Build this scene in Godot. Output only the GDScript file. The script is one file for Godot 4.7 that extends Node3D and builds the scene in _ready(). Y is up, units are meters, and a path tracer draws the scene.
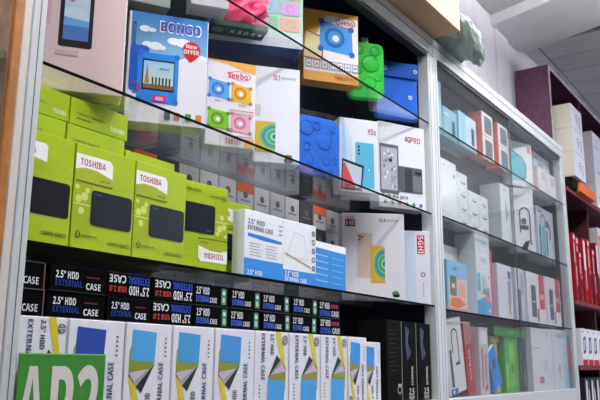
extends Node3D

# ---------------------------------------------------------------- helpers
var used := {}
var text_cache := {}
var mats := {}

class MB:
	var v := PackedVector3Array()
	var n := PackedVector3Array()
	var c := PackedColorArray()
	var shift := Transform3D()
	func tri(a: Vector3, b: Vector3, d: Vector3, nm: Vector3, ca: Color, cb: Color, cd: Color) -> void:
		var wa := shift * a
		var wb := shift * b
		var wd := shift * d
		var wn := (shift.basis * nm).normalized()
		if (wb - wa).cross(wd - wa).dot(wn) > 0.0:
			v.append_array([wa, wd, wb]); c.append_array([ca, cd, cb])
		else:
			v.append_array([wa, wb, wd]); c.append_array([ca, cb, cd])
		n.append_array([wn, wn, wn])
	func quad(a: Vector3, b: Vector3, d: Vector3, e: Vector3, nm: Vector3, col: Color) -> void:
		tri(a, b, d, nm, col, col, col)
		tri(a, d, e, nm, col, col, col)
	# chamfered box; cols: front, sides, bottom/top
	func box(lo: Vector3, hi: Vector3, bev: float, front: Color, side: Color, cap: Color) -> void:
		var ctr := (lo + hi) * 0.5
		var half := (hi - lo) * 0.5
		var b: float = minf(bev, minf(half.x, minf(half.y, half.z)) * 0.6)
		var pt := func(axis: int, s: Vector3) -> Vector3:
			var q := half - Vector3(b, b, b)
			q[axis] = half[axis]
			return ctr + q * s
		for axis in 3:
			for sg in [-1.0, 1.0]:
				var i := (axis + 1) % 3
				var j := (axis + 2) % 3
				var nm := Vector3.ZERO
				nm[axis] = sg
				var col := side
				if axis == 2 and sg > 0: col = front
				if axis == 1: col = cap
				var P := []
				for st in [[-1, -1], [1, -1], [1, 1], [-1, 1]]:
					var s := Vector3.ZERO
					s[axis] = sg; s[i] = st[0]; s[j] = st[1]
					P.append(pt.call(axis, s))
				quad(P[0], P[1], P[2], P[3], nm, col)
				# chamfer between this face and the face of axis i
				for si in [-1.0, 1.0]:
					var s0 := Vector3.ZERO
					s0[axis] = sg; s0[i] = si; s0[j] = -1
					var s1 := s0
					s1[j] = 1
					var nn := Vector3.ZERO
					nn[axis] = sg; nn[i] = si
					quad(pt.call(axis, s0), pt.call(axis, s1), pt.call(i, s1), pt.call(i, s0), nn.normalized(), side)
		for sx in [-1, 1]:
			for sy in [-1, 1]:
				for sz in [-1, 1]:
					var s := Vector3(sx, sy, sz)
					tri(pt.call(0, s), pt.call(1, s), pt.call(2, s), s.normalized(), side, side, side)
	func mesh(mat: Material) -> ArrayMesh:
		var a := []
		a.resize(Mesh.ARRAY_MAX)
		a[Mesh.ARRAY_VERTEX] = v
		a[Mesh.ARRAY_NORMAL] = n
		a[Mesh.ARRAY_COLOR] = c
		var m := ArrayMesh.new()
		m.add_surface_from_arrays(Mesh.PRIMITIVE_TRIANGLES, a)
		m.surface_set_material(0, mat)
		return m

# flat print on one face of a carton: u to the right, v up, both 0..1
class Print:
	var mb := MB.new()
	var w := 1.0
	var h := 1.0
	var z := 0.00025
	var rot180 := false
	var host
	func pt(u: float, vv: float) -> Vector3:
		if rot180: return Vector3((1.0 - u) * w, (1.0 - vv) * h, z)
		return Vector3(u * w, vv * h, z)
	func poly(uv: Array, col: Color) -> void:
		var p := PackedVector2Array()
		for q in uv: p.append(Vector2(q[0] * w, q[1] * h))
		var t := Geometry2D.triangulate_polygon(p)
		for k in range(0, t.size(), 3):
			mb.tri(pt(uv[t[k]][0], uv[t[k]][1]), pt(uv[t[k + 1]][0], uv[t[k + 1]][1]), pt(uv[t[k + 2]][0], uv[t[k + 2]][1]), Vector3.BACK, col, col, col)
		z += 0.00004
	func rect(u0: float, v0: float, u1: float, v1: float, col: Color) -> void:
		poly([[u0, v0], [u1, v0], [u1, v1], [u0, v1]], col)
	func grad(u0: float, v0: float, u1: float, v1: float, low: Color, top: Color) -> void:
		mb.tri(pt(u0, v0), pt(u1, v0), pt(u1, v1), Vector3.BACK, low, low, top)
		mb.tri(pt(u0, v0), pt(u1, v1), pt(u0, v1), Vector3.BACK, low, top, top)
		z += 0.00004
	func rrect(u0: float, v0: float, u1: float, v1: float, r: float, col: Color) -> void:
		var ru := r / w
		var rv := r / h
		var p := []
		for k in [[u1 - ru, v1 - rv, 0], [u0 + ru, v1 - rv, 90], [u0 + ru, v0 + rv, 180], [u1 - ru, v0 + rv, 270]]:
			for s in 4:
				var a := deg_to_rad(k[2] + s * 30.0)
				p.append([k[0] + ru * cos(a), k[1] + rv * sin(a)])
		poly(p, col)
	# radius is a share of the face's width
	func disc(u: float, vv: float, r: float, col: Color, squash := 1.0, n := 16) -> void:
		var p := []
		for k in n:
			var a := TAU * k / n
			p.append([u + r * cos(a), vv + r * sin(a) * w / h * squash])
		poly(p, col)
	func ring(u: float, vv: float, r0: float, r1: float, col: Color, squash := 1.0, a0 := 0.0, a1 := TAU) -> void:
		var n := 18
		for k in n:
			var a := lerpf(a0, a1, float(k) / n)
			var b := lerpf(a0, a1, float(k + 1) / n)
			var s := w / h * squash
			var q := [pt(u + r0 * cos(a), vv + r0 * sin(a) * s), pt(u + r1 * cos(a), vv + r1 * sin(a) * s), pt(u + r1 * cos(b), vv + r1 * sin(b) * s), pt(u + r0 * cos(b), vv + r0 * sin(b) * s)]
			mb.quad(q[0], q[1], q[2], q[3], Vector3.BACK, col)
		z += 0.00004
	# text stretched into a rectangle; turn in quarter turns counter-clockwise
	func text(t: String, u0: float, v0: float, u1: float, v1: float, col: Color, turn := 0) -> void:
		var d: Array = host.letters(t)
		var lo: Vector2 = d[1]
		var sz: Vector2 = d[2]
		var tv: PackedVector3Array = d[0]
		for k in range(0, tv.size(), 3):
			var q := []
			for s in 3:
				var a := (tv[k + s].x - lo.x) / sz.x
				var b := (tv[k + s].y - lo.y) / sz.y
				var uu := a
				var vv := b
				if turn == 1: uu = 1.0 - b; vv = a
				elif turn == 2: uu = 1.0 - a; vv = 1.0 - b
				elif turn == 3: uu = b; vv = 1.0 - a
				q.append(pt(lerpf(u0, u1, uu), lerpf(v0, v1, vv)))
			mb.tri(q[0], q[1], q[2], Vector3.BACK, col, col, col)
		z += 0.00004

func letters(t: String) -> Array:
	if text_cache.has(t): return text_cache[t]
	var f := SystemFont.new()
	f.font_names = PackedStringArray(["Droid Sans"])
	f.font_weight = 700
	var tm := TextMesh.new()
	tm.font = f
	tm.text = t
	tm.font_size = 32
	tm.pixel_size = 0.01
	tm.depth = 0.0
	tm.curve_step = 3.0
	var a := tm.get_mesh_arrays()
	var vs: PackedVector3Array = a[Mesh.ARRAY_VERTEX]
	var ix = a[Mesh.ARRAY_INDEX]
	var out := PackedVector3Array()
	if ix != null and ix.size() > 0:
		for i in ix: out.append(vs[i])
	else:
		out = vs
	var lo := Vector2(1e9, 1e9)
	var hi := Vector2(-1e9, -1e9)
	for p in out:
		lo = lo.min(Vector2(p.x, p.y))
		hi = hi.max(Vector2(p.x, p.y))
	text_cache[t] = [out, lo, hi - lo]
	return text_cache[t]

# 0-255 sRGB to a linear vertex colour
func k(r: float, g: float, b: float, a := 1.0) -> Color:
	var q := Color(r / 255.0, g / 255.0, b / 255.0).srgb_to_linear()
	q.a = a
	return q

func noise_tex(freq: float, lowv: float, highv: float, octaves := 4, normal := false) -> NoiseTexture2D:
	var fn := FastNoiseLite.new()
	fn.seed = 7
	fn.frequency = freq
	fn.fractal_octaves = octaves
	var t := NoiseTexture2D.new()
	t.width = 256; t.height = 256
	t.seamless = true
	t.noise = fn
	if normal:
		t.as_normal_map = true
		t.bump_strength = 3.0
	else:
		var g := Gradient.new()
		g.set_color(0, Color(lowv, lowv, lowv)); g.set_color(1, Color(highv, highv, highv))
		t.color_ramp = g
	return t

func vmat(rough: float, tex: Texture2D = null, nrm: Texture2D = null, scale := 6.0) -> StandardMaterial3D:
	var m := StandardMaterial3D.new()
	m.vertex_color_use_as_albedo = true
	m.roughness = rough
	if tex or nrm:
		m.uv1_triplanar = true
		m.uv1_scale = Vector3.ONE * scale
	if tex: m.albedo_texture = tex
	if nrm:
		m.normal_enabled = true
		m.normal_texture = nrm
		m.normal_scale = 0.25
	return m

func pane_mat(col: Color, alpha: float, rough := 0.0) -> StandardMaterial3D:
	var m := StandardMaterial3D.new()
	m.albedo_color = Color(col.r, col.g, col.b, alpha)
	m.transparency = BaseMaterial3D.TRANSPARENCY_ALPHA
	m.roughness = rough
	return m

func numbered(s: String) -> String:
	if not used.has(s):
		used[s] = 0
		return s
	used[s] += 1
	return "%s_%03d" % [s, used[s]]

func thing(called: String, label: String, category: String, at: Vector3, turn := 0.0, group := "") -> Node3D:
	var o := Node3D.new()
	o.name = numbered(called)
	add_child(o)
	o.position = at
	o.rotation_degrees.y = turn
	o.set_meta("label", label)
	o.set_meta("category", category)
	if group: o.set_meta("group", group)
	return o

func part(called: String, mesh: Mesh, parent: Node) -> MeshInstance3D:
	var o := MeshInstance3D.new()
	o.name = called if parent != self else numbered(called)
	o.mesh = mesh
	o.cast_shadow = GeometryInstance3D.SHADOW_CASTING_SETTING_ON
	parent.add_child(o, true)
	return o

func boxpart(called: String, lo: Vector3, hi: Vector3, col: Color, mat: Material, parent: Node, bev := 0.001) -> MeshInstance3D:
	var b := MB.new()
	b.box(lo, hi, bev, col, col, col)
	return part(called, b.mesh(mat), parent)

func structure(called: String, lo: Vector3, hi: Vector3, col: Color, mat: Material) -> MeshInstance3D:
	var o := boxpart(called, lo, hi, col, mat, self, 0.002)
	o.set_meta("kind", "structure")
	return o

# a carton: origin at the bottom-left corner of its front face, x along the face, body behind it
func carton(called: String, label: String, at: Vector3, turn: float, w: float, h: float, d: float, front: Color, side: Color, cap: Color, group := "", category := "box") -> Node3D:
	var t := thing(called, label, category, at, turn, group)
	t.set_meta("w", w); t.set_meta("h", h)
	var b := MB.new()
	b.box(Vector3(0, 0, -d), Vector3(w, h, 0), 0.0012, front, side, cap)
	part("carton", b.mesh(mats.card if front.get_luminance() > 0.02 else mats.dark), t)
	return t

func pr(t: Node3D, upside := false) -> Print:
	var p := Print.new()
	p.w = t.get_meta("w"); p.h = t.get_meta("h")
	p.rot180 = upside
	p.host = self
	return p

func done(p: Print, t: Node3D, called := "front_print") -> void:
	part(called, p.mb.mesh(mats.print), t)

# ---------------------------------------------------------------- designs
const ORD = ["first", "second", "third", "fourth", "fifth", "sixth", "seventh", "eighth", "ninth", "tenth", "eleventh", "twelfth", "thirteenth", "fourteenth", "fifteenth"]

func print_drive(t: Node3D, upside: bool) -> void:
	var p := pr(t, upside)
	p.rect(0.0, 0.1, 0.3, 0.64, k(150, 168, 22))
	for q in [[0.17, 0.5, 0.055], [0.08, 0.47, 0.05], [0.21, 0.56, 0.035], [0.13, 0.36, 0.045], [0.05, 0.58, 0.03]]:
		p.disc(q[0], q[1], q[2], k(196, 208, 110))
	p.rect(0.0, 0.415, 0.27, 0.425, k(205, 215, 130))
	p.rect(0.02, 0.63, 0.61, 0.65, k(92, 102, 12))
	p.rrect(0.0, 0.645, 0.6, 0.9, 0.004, k(152, 168, 30))
	p.poly([[0.0, 0.745], [0.15, 0.775], [0.35, 0.77], [0.6, 0.72], [0.6, 0.86], [0.55, 0.9], [0.0, 0.9]], k(238, 236, 232))
	p.text("TOSHIBA", 0.07, 0.795, 0.48, 0.86, k(150, 22, 32))
	p.text("500 GB", 0.4, 0.672, 0.56, 0.69, k(70, 80, 10))
	p.rrect(0.275, 0.24, 0.965, 0.58, 0.006, k(40, 44, 40))
	p.rrect(0.285, 0.25, 0.955, 0.575, 0.005, k(16, 22, 34))
	p.text("TOSHIBA", 0.33, 0.535, 0.45, 0.55, k(90, 100, 110))
	p.rect(0.7, 0.74, 0.95, 0.742, k(190, 205, 80))
	p.rect(0.7, 0.82, 0.95, 0.822, k(190, 205, 80))
	p.rect(0.7, 0.74, 0.704, 0.82, k(190, 205, 80))
	p.rect(0.946, 0.74, 0.95, 0.82, k(190, 205, 80))
	p.disc(0.1, 0.135, 0.035, k(30, 40, 20), 1.3)
	p.text("8", 0.08, 0.11, 0.12, 0.16, k(160, 180, 40))
	p.rect(0.16, 0.125, 0.4, 0.135, k(95, 110, 20))
	p.text("CANVIO BASICS", 0.58, 0.075, 0.94, 0.11, k(60, 72, 12))
	done(p, t)

func print_black(t: Node3D, kind: int, upside: bool) -> void:
	var p := pr(t, upside)
	p.rect(0.0, 0.0, 1.0, 0.02, k(60, 60, 62))
	if kind == 0:
		p.text("2.5\" HDD", 0.1, 0.5, 0.48, 0.78, k(225, 225, 228))
		p.text("EXTERNAL", 0.1, 0.2, 0.55, 0.44, k(28, 52, 132))
		p.text("CASE", 0.62, 0.14, 0.88, 0.4, k(220, 220, 224))
		p.rect(0.62, 0.6, 0.86, 0.66, k(90, 20, 22))
	elif kind == 1:
		p.text("2.5\" HDD", 0.06, 0.5, 0.52, 0.88, k(225, 225, 228))
		p.text("EXTERNAL", 0.06, 0.1, 0.55, 0.42, k(36, 70, 190))
		p.text("CASE", 0.6, 0.1, 0.96, 0.42, k(220, 220, 224))
		p.text("USB 2.0", 0.58, 0.56, 0.95, 0.8, k(190, 50, 40))
	elif kind == 2:
		p.text("2.5\" HDD", 0.06, 0.52, 0.42, 0.86, k(225, 225, 228))
		p.text("EXTERNAL", 0.06, 0.16, 0.42, 0.44, k(60, 100, 220))
		p.text("CASE", 0.44, 0.16, 0.64, 0.4, k(220, 220, 224))
		p.rrect(0.77, 0.1, 0.92, 0.9, 0.003, k(70, 120, 92))
		p.disc(0.845, 0.68, 0.045, k(190, 220, 200))
		p.rect(0.81, 0.2, 0.88, 0.46, k(170, 205, 185))
	else:
		p.text("2.5\" HDD", 0.06, 0.52, 0.5, 0.88, k(225, 225, 228))
		p.text("EXTERNAL", 0.06, 0.1, 0.56, 0.42, k(40, 80, 210))
		p.text("CASE", 0.6, 0.1, 0.94, 0.42, k(220, 220, 224))
		p.text("USB", 0.56, 0.58, 0.9, 0.8, k(180, 40, 36))
	done(p, t)

func print_white(t: Node3D, upside: bool, blue: Color) -> void:
	var p := pr(t, upside)
	p.poly([[0.1, 0.72], [0.16, 0.8], [0.16, 0.5], [0.1, 0.48]], k(150, 170, 30))
	p.poly([[0.1, 0.62], [0.62, 0.6], [0.58, 0.53], [0.1, 0.49]], k(128, 138, 36))
	p.poly([[0.12, 0.5], [0.58, 0.54], [0.63, 0.58], [0.34, 0.31], [0.28, 0.33]], k(196, 176, 190))
	p.poly([[0.22, 0.41], [0.64, 0.585], [0.5, 0.46], [0.34, 0.31]], k(150, 146, 148))
	p.poly([[0.26, 0.36], [0.64, 0.59], [0.37, 0.29]], k(24, 22, 24))
	p.poly([[0.1, 0.49], [0.28, 0.34], [0.24, 0.33], [0.1, 0.46]], k(24, 22, 24))
	p.poly([[0.09, 0.47], [0.25, 0.36], [0.41, 0.0], [0.26, 0.0]], k(206, 186, 24))
	p.poly([[0.15, 0.93], [0.65, 0.91], [0.63, 0.6], [0.13, 0.62]], blue)
	p.text("2.5\" HDD", 0.46, 0.03, 0.56, 0.29, k(40, 44, 60), 1)
	p.text("EXTERNAL CASE", 0.72, 0.03, 0.82, 0.6, k(44, 66, 110), 1)
	for s in 5: p.rect(0.84, 0.66 + s * 0.045, 0.88, 0.675 + s * 0.045, k(60, 66, 90))
	p.disc(0.13, 0.1, 0.085, k(50, 66, 64))
	p.ring(0.13, 0.1, 0.045, 0.055, k(210, 220, 215))
	p.rect(0.05, 0.097, 0.21, 0.103, k(210, 220, 215))
	p.rect(0.125, 0.045, 0.135, 0.155, k(210, 220, 215))
	p.rect(0.0, 0.0, 0.012, 1.0, k(150, 150, 158))
	done(p, t)

func swirl(p: Print, u0: float, v0: float, u1: float, v1: float) -> void:
	p.rect(u0, v0, u1, v1, k(214, 170, 60))
	# nested bands around a centre on the right edge, clipped to the picture
	var cols := [k(196, 190, 70), k(96, 170, 130), k(70, 130, 170), k(120, 190, 120), k(60, 150, 120), k(150, 205, 150), k(48, 110, 120)]
	for i in cols.size():
		var s := 1.0 - i * 0.14
		var q := []
		for a in 19:
			var an := PI * 0.5 + PI * a / 18.0
			q.append([u1 + (u1 - u0) * 0.9 * s * cos(an), lerpf(v0, v1, 0.52) + (v1 - v0) * 0.48 * s * sin(an)])
		p.poly(q, cols[i])

func bear_tablet(p: Print, u: float, v: float, s: float, col: Color, dark: Color) -> void:
	var r := p.w / p.h
	p.poly([[u, v], [u + s, v - 0.1 * s * r], [u + s * 0.96, v + 0.72 * s * r], [u + 0.03 * s, v + 0.85 * s * r]], col)
	for q in [[0.04, 0.02], [0.96, -0.06], [0.94, 0.68], [0.06, 0.82]]: p.disc(u + q[0] * s, v + q[1] * s * r, 0.09 * s, dark)
	p.disc(u + 0.45 * s, v + 0.38 * s * r, 0.3 * s, dark)
	p.disc(u + 0.45 * s, v + 0.38 * s * r, 0.2 * s, col)
	p.disc(u + 0.48 * s, v + 0.36 * s * r, 0.1 * s, k(235, 235, 240))

# rounded slab with round bumps (silicone pop-bubble case)
func bubble_case(t: Node3D, w: float, h: float, d: float, col: Color, bumps: Array, mat: Material) -> void:
	var b := MB.new()
	var r := 0.018
	var out := []
	for q in [[w - r, h - r, 0], [r, h - r, 90], [r, r, 180], [w - r, r, 270]]:
		for s in 5:
			var a := deg_to_rad(q[2] + s * 22.5)
			out.append(Vector3(q[0] + r * cos(a), q[1] + r * sin(a), 0))
	var ctr := Vector3(w / 2, h / 2, 0)
	var m := out.size()
	for i in m:
		var a: Vector3 = out[i]
		var c2: Vector3 = out[(i + 1) % m]
		var ia: Vector3 = ctr + (a - ctr) * 0.96
		var ic: Vector3 = ctr + (c2 - ctr) * 0.96
		var back := Vector3(0, 0, -d)
		var frontin := Vector3(0, 0, 0)
		var edge := Vector3(0, 0, -0.004)
		var nm: Vector3 = ((a + c2) * 0.5 - ctr).normalized()
		b.tri(ctr, ia, ic, Vector3.BACK, col, col, col)
		b.quad(ia + frontin, ic + frontin, c2 + edge, a + edge, (nm + Vector3.BACK).normalized(), col)
		b.quad(a + edge, c2 + edge, c2 + back, a + back, nm, col)
		b.tri(ctr + back, a + back, c2 + back, Vector3.FORWARD, col, col, col)
	part("shell", b.mesh(mat), t)
	for q in bumps:
		var e := MB.new()
		var rings := 5
		var seg := 14
		for i in rings:
			for j in seg:
				var P := []
				for s in [[i, j], [i, j + 1], [i + 1, j + 1], [i + 1, j]]:
					var th: float = PI * 0.5 * s[0] / rings
					var ph: float = TAU * s[1] / seg
					P.append(Vector3(q[0] * w + q[2] * cos(th) * cos(ph), q[1] * h + q[2] * cos(th) * sin(ph), 0.1 * q[2] * sin(th)))
				var mid: Vector3 = (P[0] + P[2]) * 0.5 - Vector3(q[0] * w, q[1] * h, 0)
				mid.z = mid.z / 0.01 + 0.0001
				e.quad(P[0], P[1], P[2], P[3], mid.normalized(), col)
			# raised rim round each bubble
		for j in seg:
			var a0 := TAU * j / seg
			var a1 := TAU * (j + 1) / seg
			var c0 := Vector3(q[0] * w, q[1] * h, 0)
			var d0 := Vector3(cos(a0), sin(a0), 0)
			var d1 := Vector3(cos(a1), sin(a1), 0)
			var up := Vector3(0, 0, 0.002)
			e.quad(c0 + d0 * q[2] * 1.02 + up, c0 + d1 * q[2] * 1.02 + up, c0 + d1 * q[2] * 1.16, c0 + d0 * q[2] * 1.16, ((d0 + d1) * 0.5 + Vector3.BACK).normalized(), col)
		part("bubble", e.mesh(mat), t)

# crumpled soft shape: sphere pushed about by ridged noise, smooth normals
func crumple(rx: float, ry: float, rz: float, amp: float, freq: float, seed_: int, col: Color, mat: Material, flat_bottom := -9.0) -> ArrayMesh:
	var fn := FastNoiseLite.new()
	fn.seed = seed_
	fn.noise_type = FastNoiseLite.TYPE_SIMPLEX
	fn.fractal_type = FastNoiseLite.FRACTAL_RIDGED
	fn.fractal_octaves = 3
	fn.frequency = freq
	var nu := 56
	var nv := 32
	var st := SurfaceTool.new()
	st.begin(Mesh.PRIMITIVE_TRIANGLES)
	for i in nv + 1:
		for j in nu:
			var th := PI * i / nv
			var ph := TAU * j / nu
			var dir := Vector3(sin(th) * cos(ph), cos(th), sin(th) * sin(ph))
			var q := dir * (1.0 + amp * fn.get_noise_3dv(dir)) * Vector3(rx, ry, rz)
			if q.y < flat_bottom: q.y = flat_bottom
			st.set_color(col)
			st.set_smooth_group(0)
			st.add_vertex(q)
	for i in nv:
		for j in nu:
			var a := i * nu + j
			var b := i * nu + (j + 1) % nu
			var c2 := (i + 1) * nu + (j + 1) % nu
			var d := (i + 1) * nu + j
			for x in [a, b, c2, a, c2, d]: st.add_index(x)
	st.generate_normals()
	st.set_material(mat)
	return st.commit()

# a thin crinkled sheet of clear wrap standing in front of its thing
func crinkle(w: float, h: float, amp: float, seed_: int, mat: Material) -> ArrayMesh:
	var fn := FastNoiseLite.new()
	fn.seed = seed_
	fn.fractal_type = FastNoiseLite.FRACTAL_RIDGED
	fn.fractal_octaves = 3
	fn.frequency = 11.0
	var st := SurfaceTool.new()
	st.begin(Mesh.PRIMITIVE_TRIANGLES)
	var n := 36
	for i in n + 1:
		for j in n + 1:
			var x := w * j / n
			var y := h * i / n
			st.set_smooth_group(0)
			st.add_vertex(Vector3(x, y, amp * fn.get_noise_2d(x, y)))
	for i in n:
		for j in n:
			var a := i * (n + 1) + j
			for q in [a, a + n + 1, a + n + 2, a, a + n + 2, a + 1]: st.add_index(q)
	st.generate_normals()
	st.set_material(mat)
	return st.commit()

# ---------------------------------------------------------------- scene
func _ready() -> void:
	# camera
	var cam := Camera3D.new()
	cam.name = "camera"
	add_child(cam)
	cam.transform = Transform3D(Basis(Vector3(0.567302, 0.006255, 0.823486), Vector3(-0.18125, 0.976399, 0.117446), Vector3(-0.803316, -0.215884, 0.555047)).orthonormalized(), Vector3(0, 1.5, 0.85))
	cam.fov = 30.0316
	cam.near = 0.02
	cam.current = true
	# environment: pale overcast daylight outside the open shop front
	var we := WorldEnvironment.new()
	we.name = "environment"
	var env := Environment.new()
	env.background_mode = Environment.BG_COLOR
	env.background_color = Color(0.86, 0.91, 1.0)
	env.background_energy_multiplier = 4.0
	env.tonemap_mode = Environment.TONE_MAPPER_LINEAR
	env.tonemap_exposure = 0.75
	env.sdfgi_enabled = true
	env.ssao_enabled = true
	env.ssil_enabled = true
	we.environment = env
	add_child(we)
	# fluorescent fittings over the aisle; far two and upward glow added as fill
	mats.card = vmat(0.45, noise_tex(0.05, 0.97, 1.0))
	mats.print = vmat(0.38)
	mats.metal = vmat(0.35, noise_tex(0.05, 0.96, 1.0))
	mats.metal.metallic = 0.15
	mats.wood = vmat(0.45, noise_tex(0.03, 0.75, 1.0), null, 3.0)
	mats.wall = vmat(0.9, noise_tex(0.01, 0.93, 1.0), noise_tex(0.06, 0, 1, 5, true), 1.2)
	mats.wall.normal_scale = 0.08
	mats.card.metallic_specular = 0.3
	mats.print.metallic_specular = 0.3
	mats.dark = vmat(0.7)
	mats.dark.metallic_specular = 0.15
	mats.plain = vmat(0.6)
	mats.glossy = vmat(0.35)
	mats.glossy.metallic_specular = 0.35
	mats.back = vmat(0.3, noise_tex(0.02, 0.8, 1.0))
	mats.glass = pane_mat(Color(0.86, 0.95, 0.95), 0.02)
	mats.shelf = pane_mat(Color(0.8, 0.92, 0.89), 0.02)
	mats.edge = vmat(0.6)
	mats.wrap = pane_mat(Color(0.97, 0.98, 1.0), 0.02, 0.03)
	var glow := StandardMaterial3D.new()
	glow.albedo_color = Color(1, 1, 1)
	glow.emission_enabled = true
	glow.emission = Color(0.96, 0.97, 1.0)
	glow.emission_energy_multiplier = 3.0
	for q in [[-1.7, 0.6, "nearest the wooden cabinet"], [0.8, 0.6, "over the open cabinet's aisle"], [2.4, 0.6, "facing the maroon rack"], [4.2, 2.2, "added to brighten the far ceiling, inside the open shop front"], [5.8, 2.2, "added to brighten the far ceiling, by the end wall"]]:  # last two are unseen, added to brighten the ceiling past the beam
		var t := thing("ceiling_light", "white suspended fluorescent fitting " + q[2], "light", Vector3(q[0], 2.95, q[1]), 0.0, "tube fittings over the aisle")
		for sx in [-0.5, 0.5]: boxpart("hanger", Vector3(sx - 0.004, 0.0, -0.004), Vector3(sx + 0.004, 0.1815, 0.004), k(180, 180, 180), mats.metal, t)
		var ub := MB.new()
		ub.box(Vector3(-0.6, 0.001, -0.06), Vector3(0.6, 0.012, 0.06), 0.004, Color.WHITE, Color.WHITE, Color.WHITE)
		part("added_upper_diffuser", ub.mesh(glow), t)  # glowing top added to the fitting to brighten the ceiling
		boxpart("housing", Vector3(-0.65, -0.05, -0.09), Vector3(0.65, 0.0, 0.09), k(235, 235, 235), mats.metal, t, 0.004)
		var b := MB.new()
		b.box(Vector3(-0.6, -0.075, -0.06), Vector3(0.6, -0.051, 0.06), 0.008, Color.WHITE, Color.WHITE, Color.WHITE)
		part("diffuser", b.mesh(glow), t)
		var l := AreaLight3D.new()
		l.name = "tube_light"
		l.area_size = Vector2(1.2, 0.12)
		l.light_energy = 2.5
		l.light_color = Color(0.97, 0.975, 1.0)
		l.shadow_enabled = true
		l.area_range = 12.0
		t.add_child(l)
		l.position = Vector3(0, -0.08, 0)
		l.rotation_degrees.x = -90
		var l2: AreaLight3D = l.duplicate()
		l2.name = "added_up_light"
		l2.light_energy = 7.0  # upward light added only to lift the ceiling and upper wall
		t.add_child(l2)
		l2.position = Vector3(0, 0.016, 0)
		l2.rotation_degrees.x = 90
	build_room()
	build_cabinets()
	build_rack()
	build_top_shelf()
	build_second_shelf()
	build_third_shelf()
	build_bottom_shelf()
	build_far_bay()
	build_top_clutter()

func build_room() -> void:
	var wc := k(234, 230, 234)
	structure("floor", Vector3(-2.6, -0.1, -0.4), Vector3(8.1, 0, 3.1), k(84, 78, 72), mats.plain)
	structure("wall_back", Vector3(-2.6, 0, -0.4), Vector3(8.1, 3.3, -0.272), wc, mats.wall)
	structure("wall_front", Vector3(-2.6, 0, 3.0), Vector3(3.4, 3.3, 3.1), k(92, 80, 72), mats.wall)
	var hd := structure("wall_front", Vector3(3.4, 2.6, 3.0), Vector3(7.6, 3.3, 3.1), wc, mats.wall)
	hd.set_meta("label", "wall above the open shop front")
	structure("wall_front", Vector3(7.6, 0, 3.0), Vector3(8.1, 3.3, 3.1), wc, mats.wall)
	structure("floor", Vector3(-2.6, -0.2, 3.1), Vector3(12.0, -0.1, 9.0), k(170, 166, 160), mats.plain)
	structure("wall_left", Vector3(-2.7, 0, -0.4), Vector3(-2.6, 3.3, 3.1), wc, mats.wall)
	structure("wall_right", Vector3(8.1, 0, -0.4), Vector3(8.2, 3.3, 3.1), k(120, 112, 116), mats.wall)
	var c := structure("ceiling", Vector3(-2.6, 3.145, -0.4), Vector3(8.1, 3.3, 3.1), k(120, 118, 124), mats.wall)
	# ceiling boards beyond the beam
	var r := RandomNumberGenerator.new()
	r.seed = 5
	for i in 18:
		for j in 6:
			var x := 3.66 + i * 0.225
			var z := -0.19 + (j - 1) * 0.5
			if j == 0: z = -0.268
			var g := 216.0 + r.randf_range(-8, 8)
			boxpart("ceiling_board", Vector3(x, 3.128, z), Vector3(x + 0.215, 3.144, z + (0.07 if j == 0 else 0.488)), k(g, g - 3, g + 3), mats.wall, c, 0.003)
			if j == 0: continue
	# near ceiling is one plain plaster sheet
	boxpart("plaster_sheet", Vector3(-2.5, 3.132, -0.27), Vector3(3.2, 3.144, 2.9), k(206, 204, 206), mats.wall, c, 0.002)
	var b := structure("trim_1", Vector3(-0.2, 0, 0), Vector3(0.2, 0.065, 3.35), k(234, 231, 232), mats.wall)
	b.set_meta("label", "white plaster beam crossing the ceiling")
	b.position = Vector3(3.43, 3.08, -0.3)
	b.rotation_degrees.y = -17
	var pil := structure("trim_2", Vector3(3.25, 0, -0.275), Vector3(3.42, 3.14, -0.262), wc, mats.wall)
	pil.set_meta("label", "shallow pilaster on the wall")

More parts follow.
